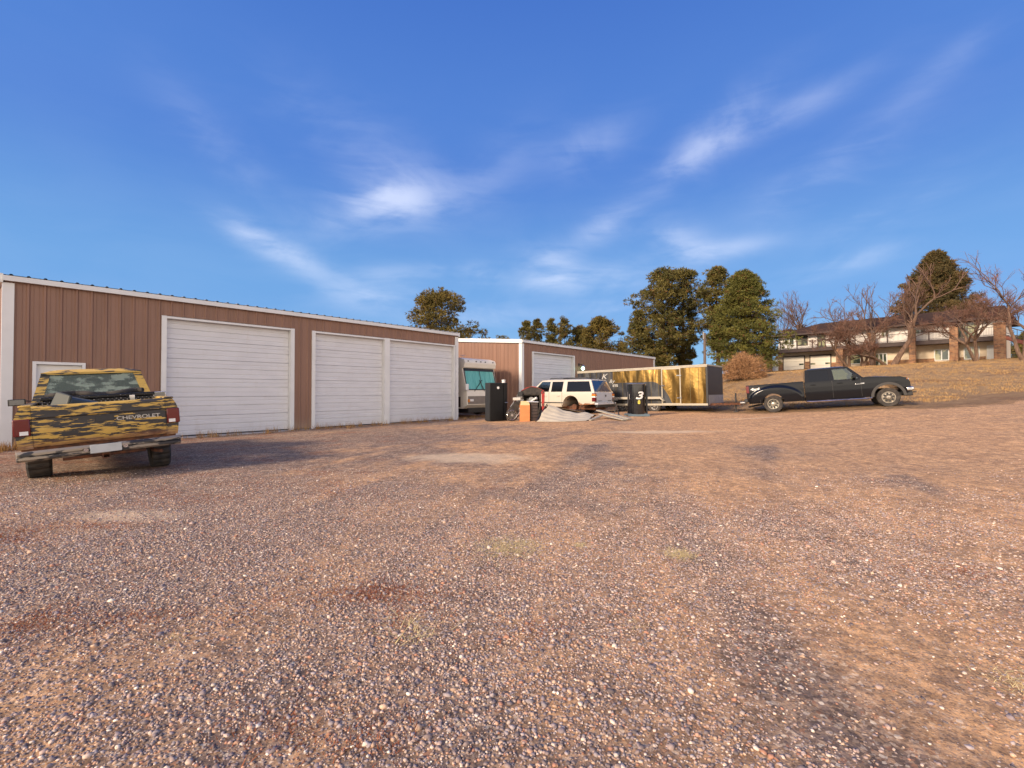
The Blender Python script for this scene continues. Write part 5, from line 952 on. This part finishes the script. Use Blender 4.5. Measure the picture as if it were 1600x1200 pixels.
K = thing('jack_stand', 'thin black metal stand between the wagon bumper and the drum', 'stand', (cx, cy, cz_), 0); a = MB()
a.bar((-.08, 0, .78), (.24, .02, .0), .05, .03); a.bar((.05, .05, .5), (-.05, .1, .0), .03, .03); a.bar((.15, -.02, .28), (.05, -.18, .0), .03, .03); a.box(-.14, .12, -.03, .03, .76, .81); a.build('metal_frame', M_dark, K, smooth=0)
a = MB(); a.tube([(.24, -.03, .03), (.24, .07, .03)], .03, 10); a.build('foot', M_steel, K)
# ================================================================ trees
def tri_cloud(C, size, rs, n, flat=.5, outward=None, upb=.35):
    # n needle blades at every centre of C: thin triangles fanning out
    m = len(C); c = np.repeat(C, n, 0) ; N_ = len(c)
    d = rs.normal(0, 1, (N_, 3)); d[:, 2] = d[:, 2] * flat + upb
    if outward is not None: d += np.repeat(outward, n, 0) * .9
    d /= np.linalg.norm(d, axis=1, keepdims=True); s = rs.normal(0, 1, (N_, 3)); s = np.cross(d, s); s /= np.linalg.norm(s, axis=1, keepdims=True) + 1e-9
    L = size * rs.uniform(.6, 1.3, (N_, 1)); w_ = L * rs.uniform(.16, .34, (N_, 1))
    a = c - s * w_ * .5 + d * L * .1; b = c + s * w_ * .5 + d * L * .1; e = c + d * L
    return np.stack([a, b, e], 1).reshape(-1, 3)
M_needle = attr_mat('pine_needles', .7, .25); M_bark = mat('pine_bark', (.13, .075, .05), .95, var=.5, vs=5, vscale=(2, 2, .6), bump=.5); M_twig = attr_mat('bare_twigs', .85, .2)
def pine(name, label, x, y, top, prof, seed, rad, trunk=.25, nclump=150, clump=.75, per=34, blade=.34, tone=((.058, .062, .020), (.18, .145, .04)), group=None, base=None, tx=0, trunkshow=None):
    """prof(t) -> crown radius fraction of rad at height fraction t (0..1); returns a trunk + crown thing"""
    rs = np.random.RandomState(seed); z0 = gz(x, y) if base is None else base; H = top + CZ - z0
    r = thing(name, label, 'tree', (x, y, z0), 0, group)
    lean = rs.uniform(-.02, .02, 2); a = MB(); pts = [(lean[0] * H * t * t + .06 * math.sin(t * 7 + seed), lean[1] * H * t * t, t * H * .97 - .3 * (t == 0)) for t in np.linspace(0, 1, 9)]
    a.tube(pts, [trunk * (1 - .88 * t) for t in np.linspace(0, 1, 9)], 9)
    cs = []; ow = []; 
    for i in range(nclump):
        t = rs.uniform(0, 1) ** .85; R_ = prof(t) * rad
        if R_ <= 0: continue
        an = rs.uniform(0, 6.283); q = (rs.uniform(0, 1) ** .38) * R_ * rs.uniform(.66, 1.16)
        tz = t * H; bz = max(.5, tz - q * rs.uniform(.0, .35)); p = np.array([math.cos(an) * q + lean[0] * H * t * t, math.sin(an) * q + lean[1] * H * t * t, tz]); (p.__setitem__(slice(0, 2), p[:2] * 1.22) if rs.rand() < .10 else None); cs.append(p); ow.append([math.cos(an), math.sin(an), .25])
        if i % 2 == 0 and q > .5:
            mid = (p[0] * .5, p[1] * .5, (bz + tz) / 2 + .0); a.tube([(lean[0] * bz, lean[1] * bz, bz), mid, tuple(p)], [trunk * .22 * (1 - .5 * t), trunk * .13, .018], 5, False)
    a.build('trunk', M_bark, r, recalc=False)
    cs = np.array(cs); ow = np.array(ow); n = len(cs); cr = clump * rs.uniform(.55, 1.25, n)
    g = rs.normal(0, 1, (n, per, 3)); g /= np.linalg.norm(g, axis=2, keepdims=True); g *= rs.uniform(.35, 1, (n, per, 1)) ** .5; g[..., 2] *= .62
    cen = (cs[:, None] + g * cr[:, None, None]).reshape(-1, 3); keep = cen[:, 2] > .4; 
    out = np.repeat(ow, per, 0) * .4 + g.reshape(-1, 3) * .9
    V = tri_cloud(cen[keep], blade, rs, 6, .8, out[keep]); tn = np.repeat(rs.uniform(0, 1, n), per)[keep]
    tn = np.clip(tn * .75 + rs.uniform(0, .35, len(tn)), 0, 1)[:, None]; c0, c1 = np.array(tone[0]), np.array(tone[1]); cc = c0 * (1 - tn) + c1 * tn
    brn = (rs.rand(len(tn)) < .05)[:, None]; cc = np.where(brn, np.array([[.15, .075, .03]]), cc); cc = np.concatenate([np.repeat(cc, 18, 0), np.ones((len(cc) * 18, 1))], 1)
    F = np.arange(len(V)).reshape(-1, 3); o = bulk('crown', V, F, M_needle, cc); o.parent = r
    return r
dome = lambda t: math.sqrt(max(0, 1 - ((t - .42) / .60) ** 2)) if t > .1 else 0
cone = lambda t: (min(1, t / .10)) * (1 - t) ** .62 if t > .02 else 0
def gap(lo, hi=.75, pw=.5):        # bare stem below, rounded ragged top
    return lambda t: 0 if t < lo else (min(1, (t - lo) / .15) * (.75 + .25 * math.sin(t * 19)) * (1 if t < hi else max(0, (1 - t) / (1 - hi)) ** pw))
def top_of(py, Z): return (611 - py) / 720 * Z
OL = ((.07, .065, .018), (.22, .16, .04))
pine('pine_tree', 'round topped bushy pine rising behind the roof of the long garage', P(690, 44), 44, top_of(457, 44), dome, 1, 3.9, .25, 270, .62, 34, .26, tone=OL, base=0)
grp = 'thin pines behind the farther garage'
for i, (px, py, Z, w_, lab) in enumerate([(822, 503, 78, 1.8, 'leftmost thin pine behind the farther garage roof'), (841, 500, 82, 1.5, 'second thin pine from the left behind the farther garage roof'),
        (862, 500, 80, 1.5, 'third thin pine from the left behind the farther garage roof'), (882, 497, 78, 2.0, 'fourth thin pine from the left behind the farther garage roof')]):
    pine('thin_pine', lab, P(px, Z), Z, top_of(py, Z), lambda t: 0 if t < .3 else (1.15 - t) * (.7 + .3 * math.sin(t * 31)), 20 + i, w_ * 3.1, .14, 190, .48, 22, .32, group=grp, base=0)
pine('pine_tree', 'dark squat pine just left of the dense olive pine behind the garage', P(906, 80), 80, top_of(509, 80), cone, 31, 4.4, .25, 170, .7, 30, .36, base=0)
pine('pine_tree', 'dense olive pine behind the right half of the farther garage roof', P(937, 76), 76, top_of(497, 76), lambda t: min(1, t / .1) * (1 - t ** 3.0) ** .6, 32, 4.4, .25, 330, .75, 34, .34, tone=OL, base=0)
pine('pine_tree', 'tiny distant tree top showing above the gable of the farther garage', P(788, 120), 120, top_of(526, 120), dome, 33, 3.0, .25, 60, .8, 24, .45, base=0)
pine('pine_tree', 'small low pine in the gap right of the dense olive pine', P(974, 90), 90, top_of(533, 90), cone, 34, 2.2, .2, 60, .6, 24, .4, base=0)
pine('tall_pine', 'short ragged pine at the left foot of the tall pines', P(998, 60), 60, top_of(486, 60), cone, 35, 2.9, .16, 190, .55, 26, .28)
pine('tall_pine', 'tall open pine left of the utility pole, left one of two stems', P(1036, 60), 60, top_of(421, 60), gap(.08, .86, .4), 36, 4.1, .32, 300, .66, 30, .34)
pine('tall_pine', 'tall open pine just left of the utility pole, right one of two stems', P(1067, 63), 63, top_of(421, 63), gap(.08, .86, .4), 37, 3.3, .3, 215, .66, 30, .34)
pine('tall_pine', 'tall open pine with a bare lower stem right of the utility pole', P(1122, 58), 58, top_of(421, 58), gap(.25, .86, .45), 38, 3.0, .3, 220, .64, 32, .32)
pine('tall_pine', 'broad dense olive pine standing beside the tan shrub', P(1163, 54), 54, top_of(426, 54), lambda t: (min(1, (t + .05) / .12)) * (1 - t ** 2.4) ** .62 * (.93 + .07 * math.sin(t * 23)), 39, 4.1, .35, 560, .70, 36, .27, tone=((.055, .066, .016), (.175, .16, .036)))
pine('spruce_tree', 'huge dark conical spruce towering behind the house roof', P(1462, 82), 82, top_of(398, 82), lambda t: 0 if t < .2 else (1 - t) ** .78 * 1.2 * (.9 + .1 * math.sin(t * 27)), 40, 10.2, .5, 760, 1.05, 36, .44, tone=((.045, .045, .018), (.15, .105, .04)))
for i, (px, py) in enumerate([(1232, 514), (1252, 510)]):
    pine('distant_pine', ['left', 'right'][i] + ' one of two dark low pines peeping over the left end of the house roof', P(px, 95), 95, top_of(py, 95), cone, 50 + i, 2.6, .2, 60, .8, 26, .45, tone=((.05, .035, .018), (.12, .06, .03)))
pine('distant_pine', 'dark pine at the far right edge beside the house stairs', P(1608, 66), 66, top_of(520, 66), cone, 53, 2.6, .2, 80, .7, 28, .36)
def bare(name, label, x, y, stems, seed, H, tone=((.13, .088, .065), (.19, .118, .09)), depth=5, tr=.2, spread=.55, budcol=(.22, .11, .075), buds=3, group=None, upw=.25, cat='tree'):
    """bare tree: stems = [(lean angle in the picture plane, share of height)]"""
    rnd = random.Random(seed); z0 = gz(x, y); r = thing(name, label, cat, (x, y, z0), 0, group); segs = []
    def grow(p, d, L, rad, k):
        n = 3; pts = [p]
        for i in range(n):
            d = (d + Vector((rnd.gauss(0, .13), rnd.gauss(0, .13), rnd.gauss(.0, .10)))).normalized(); q = p + d * (L / n)
            segs.append((p, q, rad * (1 - .12 * i), rad * (1 - .12 * (i + 1)), k)); p = q
            if k < depth and i < n - 1 and rnd.random() < .42 and k > 0: br(p, d, L * .62, rad * .5, k + 1)
        if k < depth:
            for _ in range(2 if rnd.random() < .6 else 3): br(p, d, L * rnd.uniform(.62, .85), rad * .66, k + 1)
    def br(p, d, L, rad, k):
        v = Vector((rnd.gauss(0, 1), rnd.gauss(0, 1), rnd.gauss(0, .7))); v -= v.dot(d) * d; v.normalize(); grow(p, (d + v * rnd.uniform(.45, 1.0) * spread * 1.5 + Vector((0, 0, upw))).normalized(), L, max(rad, .006), k)
    for ang, sh in stems: grow(Vector((rnd.uniform(-.05, .05), 0, -.25)), Vector((math.sin(R(ang)), rnd.uniform(-.15, .15), math.cos(R(ang)))).normalized(), H * sh * .36, tr, 0)
    a = MB()
    for p, q, r0, r1, k in segs:
        if k <= 1: a.tube([p, q], [r0, r1], 8)
    a.build('trunk', mat('grey_brown_bark', (.20, .125, .085), .95, var=.5, vs=4, vscale=(2, 2, .5), bump=.5), r, recalc=False)
    S = [s_ for s_ in segs if s_[4] > 1]; p = np.array([s_[0] for s_ in S]); q = np.array([s_[1] for s_ in S]); r0 = np.array([s_[2] for s_ in S]); r1 = np.array([s_[3] for s_ in S]); kk = np.array([s_[4] for s_ in S])
    rs = np.random.RandomState(seed); d = q - p; d /= np.linalg.norm(d, axis=1, keepdims=True) + 1e-9; e = np.cross(d, rs.normal(0, 1, d.shape)); e /= np.linalg.norm(e, axis=1, keepdims=True) + 1e-9; f = np.cross(d, e)
    ring = lambda c, rr: np.stack([c + (e * math.cos(a_) + f * math.sin(a_)) * rr[:, None] for a_ in (0, 2.094, 4.189)], 1)
    V = np.concatenate([ring(p, r0), ring(q, r1)], 1).reshape(-1, 3); F = (np.array([(0, 1, 4), (0, 4, 3), (1, 2, 5), (1, 5, 4), (2, 0, 3), (2, 3, 5)])[None] + (np.arange(len(p)) * 6)[:, None, None]).reshape(-1, 3)
    t_ = np.clip(rs.uniform(0, 1, len(p)) * .6 + (kk - 2) * .12, 0, 1)[:, None]; cc = np.array(tone[0]) * (1 - t_) + np.array(tone[1]) * t_; cc = np.repeat(cc, 6, 0)
    tips = q[kk >= depth - 1]                     # fine twiglets at the branch ends
    if buds:
        T_ = tri_cloud(tips, .42, rs, buds, .8, None, .15); Tn = T_.reshape(-1, 3, 3); mid = (Tn[:, 0] + Tn[:, 1]) / 2; Tn[:, 0] = mid + (Tn[:, 0] - mid) * .10; Tn[:, 1] = mid + (Tn[:, 1] - mid) * .10; T_ = Tn.reshape(-1, 3)
        F = np.concatenate([F, np.arange(len(T_)).reshape(-1, 3) + len(V)]); V = np.concatenate([V, T_]); bc = np.array(budcol) * rs.uniform(.6, 1.3, (len(T_) // 3, 1)); cc = np.concatenate([cc, np.repeat(bc, 3, 0)])
    o = bulk('crown', V, F, M_twig, np.concatenate([cc, np.ones((len(cc), 1))], 1)); o.parent = r
    return r
bare('bare_tree', 'bare reddish tree with leaning trunk in front of the garage doors of the house', P(1327, 57), 57, [(-24, 1), (-4, .8)], 3, 7.6, depth=5, tr=0.187, spread=.75, upw=.12)
bare('bare_tree', 'low bare tree with forked trunk left of the second stone pillar', P(1349, 56), 56, [(8, .9), (-10, .8)], 5, 7.2, depth=5, tr=0.173, spread=.75, upw=.12)
bare('bare_tree', 'bare tree with a thick low trunk slanting left in front of the patio door', P(1387, 55), 55, [(-50, .75)], 7, 7.0, depth=5, tr=0.216, spread=.6, upw=.22, buds=4)
bare('bare_tree', 'tall bare tree leaning right then straight up beside the third stone pillar', P(1396, 54), 54, [(16, 1.0)], 11, 9.8, depth=5, tr=.34, spread=.55, upw=.42, buds=3)
bare('bare_tree', 'wide spreading bare tree with forked trunk in front of the right hand windows', P(1527, 48), 48, [(-36, .95), (12, .95)], 13, 7.2, depth=5, tr=0.187, spread=.8, upw=.16, buds=4)
bare('bare_tree', 'thin bare tree behind the forked tree near the middle of the balcony', P(1362, 60), 60, [(4, 1)], 17, 9.0, depth=5, tr=.18, spread=.5, upw=.45, buds=2)
bare('bare_tree', 'bare reddish tree reaching in at the right edge beside the stairs', P(1600, 44), 44, [(-8, 1), (14, 1)], 19, 9.6, depth=5, tr=0.187, spread=.65, upw=.3, budcol=(.27, .11, .085), buds=3)
bare('bare_tree', 'far bare tree standing behind the left end of the house', P(1262, 80), 80, [(-6, 1)], 23, 12.5, depth=5, tr=.22, spread=.5, upw=.35, buds=3)
bare('bare_tree', 'spindly far bare sapling in the gap right of the broad pine', P(1238, 84), 84, [(-14, 1)], 29, 10.5, depth=5, tr=.14, spread=.5, upw=.35, buds=2)
# twiggy tan shrub
x_, y_ = P(1163, 41), 41; sh = thing('tan_shrub', 'tan twiggy leafless shrub in front of the broad pine', 'shrub', (x_, y_, gz(x_, y_))); rs = np.random.RandomState(8)
a = MB()
for i in range(26):
    an = rs.uniform(0, 6.28); s_ = rs.uniform(.2, 1.5); a.tube([(.2 * math.cos(an), .2 * math.sin(an), -.1), (s_ * .6 * math.cos(an), s_ * .6 * math.sin(an), 1.0), (s_ * math.cos(an) * 1.1, s_ * math.sin(an) * 1.1, 2.0)], [.035, .02, .008], 5, False)
a.build('stems', M_bark, sh, recalc=False)
n = 9000; g = rs.normal(0, 1, (n, 3)); g /= np.linalg.norm(g, axis=1, keepdims=True); g *= rs.uniform(.25, 1, (n, 1)) ** .4; g[:, 2] = np.abs(g[:, 2]); bump_ = 1 + .18 * np.sin(g[:, 0] * 6 + 1) * np.sin(g[:, 1] * 5) ; cen = g * np.array([1.75, 1.6, 2.25]) * bump_[:, None]
T_ = tri_cloud(cen, .30, rs, 2, .8, g * .8, .35); Tn = T_.reshape(-1, 3, 3); mid = (Tn[:, 0] + Tn[:, 1]) / 2; Tn[:, 0] = mid + (Tn[:, 0] - mid) * .3; Tn[:, 1] = mid + (Tn[:, 1] - mid) * .3; T_ = Tn.reshape(-1, 3)
cc = np.array([[.36, .20, .10]]) * rs.uniform(.5, 1.4, (len(T_) // 3, 1)); cc = np.concatenate([np.repeat(cc, 3, 0), np.ones((len(T_), 1))], 1); o = bulk('twigs', T_, np.arange(len(T_)).reshape(-1, 3), M_twig, cc); o.parent = sh
# ================================================================ dry growth on the ground
def blades(name, label, cat, X, Y, h0, h1, n, spread, seed, c0, c1, lean=.6, wid=.006, kind='stuff', loc=None):
    rs = np.random.RandomState(seed); X = np.repeat(X, n); Y = np.repeat(Y, n); N_ = len(X); sx2 = spread if np.isscalar(spread) else np.repeat(spread, n)
    X = X + rs.normal(0, 1, N_) * sx2; Y = Y + rs.normal(0, 1, N_) * sx2; Z = gzn(X, Y) - .004
    an = rs.uniform(0, 6.28, N_); h = rs.uniform(h0, h1, N_); ln = h * rs.uniform(.1, 1, N_) * lean; p = np.stack([X, Y, Z], 1); s = np.stack([-np.sin(an), np.cos(an), 0 * an], 1) * wid; d = np.stack([np.cos(an) * ln, np.sin(an) * ln, h * (1 - .0 * lean)], 1)
    V = np.stack([p - s, p + s, p + d], 1).reshape(-1, 3); t_ = rs.uniform(0, 1, (N_, 1)); cc = np.array(c0) * (1 - t_) + np.array(c1) * t_; cc = np.concatenate([np.repeat(cc, 3, 0), np.ones((N_ * 3, 1))], 1)
    o = bulk(name, V, np.arange(len(V)).reshape(-1, 3), MATS.setdefault('dry_blade', attr_mat('dry_blade', .8, .2)), cc); solo(o, label, cat, kind=kind); return o
rs = np.random.RandomState(77)
hx = rs.uniform(8, 75, 60000); hy = rs.uniform(17, 62, 60000); hm_ = hill_mask(hx, hy) + pnoise(hx, hy, 5, 1.1) * .6
kp = (hm_ > 1.6) & (pnoise(hx, hy, 21, .9) + pnoise(hx, hy, 22, 3) * .7 + rs.uniform(-.4, .4, 60000) > -.15) & (rs.rand(60000) < np.clip(26 / hy, 0, 1)); hx, hy = hx[kp][:17000], hy[kp][:17000]
blades('dry_grass', 'dry golden grass growing over the hillside below the house', 'grass', hx, hy, .04, .12, 8, .10, 5, (.52, .34, .14), (.34, .19, .085), 1.1, .011)
# weeds and fallen needles along the garage wall and round the old pickup
wx = np.concatenate([rs.uniform(-14.5, -11.6, 240), rs.uniform(-10.4, 1, 130)]); ws_ = (wx + 12.75) / U.x; wy = 11.55 + ws_ * U.y; off = rs.exponential(.22, len(wx)) + .3; wx2 = wx + off * U.y; wy2 = wy - off * U.x
blades('dry_weeds', 'yellow brown dry weeds along the foot of the long garage', 'weeds', wx2, wy2, .05, .28, 14, .06, 6, (.45, .28, .10), (.28, .13, .05), .9, .006)
def at(px, py):
    Z = 1.43 * 720 / (py - 611)
    for _ in range(12): X = P(px, Z); Z = (CZ - gz(X, Z)) * 720 / (py - 611)
    return P(px, Z), Z
LX = []; LY = []
for px, py, ra, rb, n in [(520, 930, .55, .10, 260), (590, 925, .25, .06, 70), (640, 975, .3, .08, 60), (430, 772, 1.3, .22, 300), (500, 755, .8, .1, 120), (40, 835, .5, .3, 330), (120, 830, .4, .15, 120), (150, 965, .35, .16, 150), (60, 700 + 40, 1.2, .5, 300), (230, 760, 1.3, .3, 170), (30, 905 + 60, .2, .08, 70), (250, 960, .3, .05, 90),
        (860, 905, .2, .05, 40), (300, 900, .4, .12, 60), (560, 1150, .12, .05, 22), (430, 1130, .15, .06, 22), (1105, 785, .5, .05, 40), (840, 980, .1, .05, 30), (1510, 890, .4, .06, 60), (1380, 975, .2, .05, 30), (380, 720, 1.6, .25, 140), (1300, 800, 1.2, .1, 80)]:
    X, Y = at(px, py); n = int(n * 1.3); q_ = rs.normal(0, ra * .95, n); r_ = rs.normal(0, rb * 1.1, n) + .25 * ra * np.sin(q_ / ra * 2.3) * .4; kk_ = pnoise(X + q_, Y + r_, 41, 3.5) + rs.uniform(-.25, .25, n) > .0; LX.append((X + q_)[kk_]); LY.append((Y + r_)[kk_])
LX = np.concatenate(LX); LY = np.concatenate(LY); okk = LY > 1.2; LX, LY = LX[okk], LY[okk]
blades('pine_litter', 'rust coloured fallen pine needles scattered in patches over the yard', 'needles', LX, LY, .006, .022, 12, .055, 9, (.36, .12, .05), (.20, .065, .03), 2.6, .0028)
tuf = [(795, 856, .19, 1300, 'large pale straw clump right of the middle of the yard', .10), (1062, 866, .08, 380, 'small pale straw clump right of the large one', .10), (905, 852, .05, 160, 'tiny straw tuft beside the large straw clump', .07),
       (640, 985, .13, 46, 'long loose dry grass stalks fanned on the gravel', .22), (280, 995, .05, 60, 'yellow straw wisp on the lower left gravel', .08), (990, 975, .05, 60, 'faint straw tuft in the lower middle gravel', .07), (1592, 1070, .08, 160, 'straw tuft at the right edge of the gravel', .12), (985, 758 + 24, .10, 60, 'thin straw patch far across the middle gravel', .06)]
for i, (px, py, sp_, n_, lab, h_) in enumerate(tuf):
    X, Y = at(px, py); blades('straw_tuft', lab, 'straw', np.array([X]), np.array([Y]), h_ * .04, h_ * .26, n_ * 2, sp_ * .8, 60 + i, (.72, .58, .30), (.52, .40, .19), 5.0, .0026, kind=None)
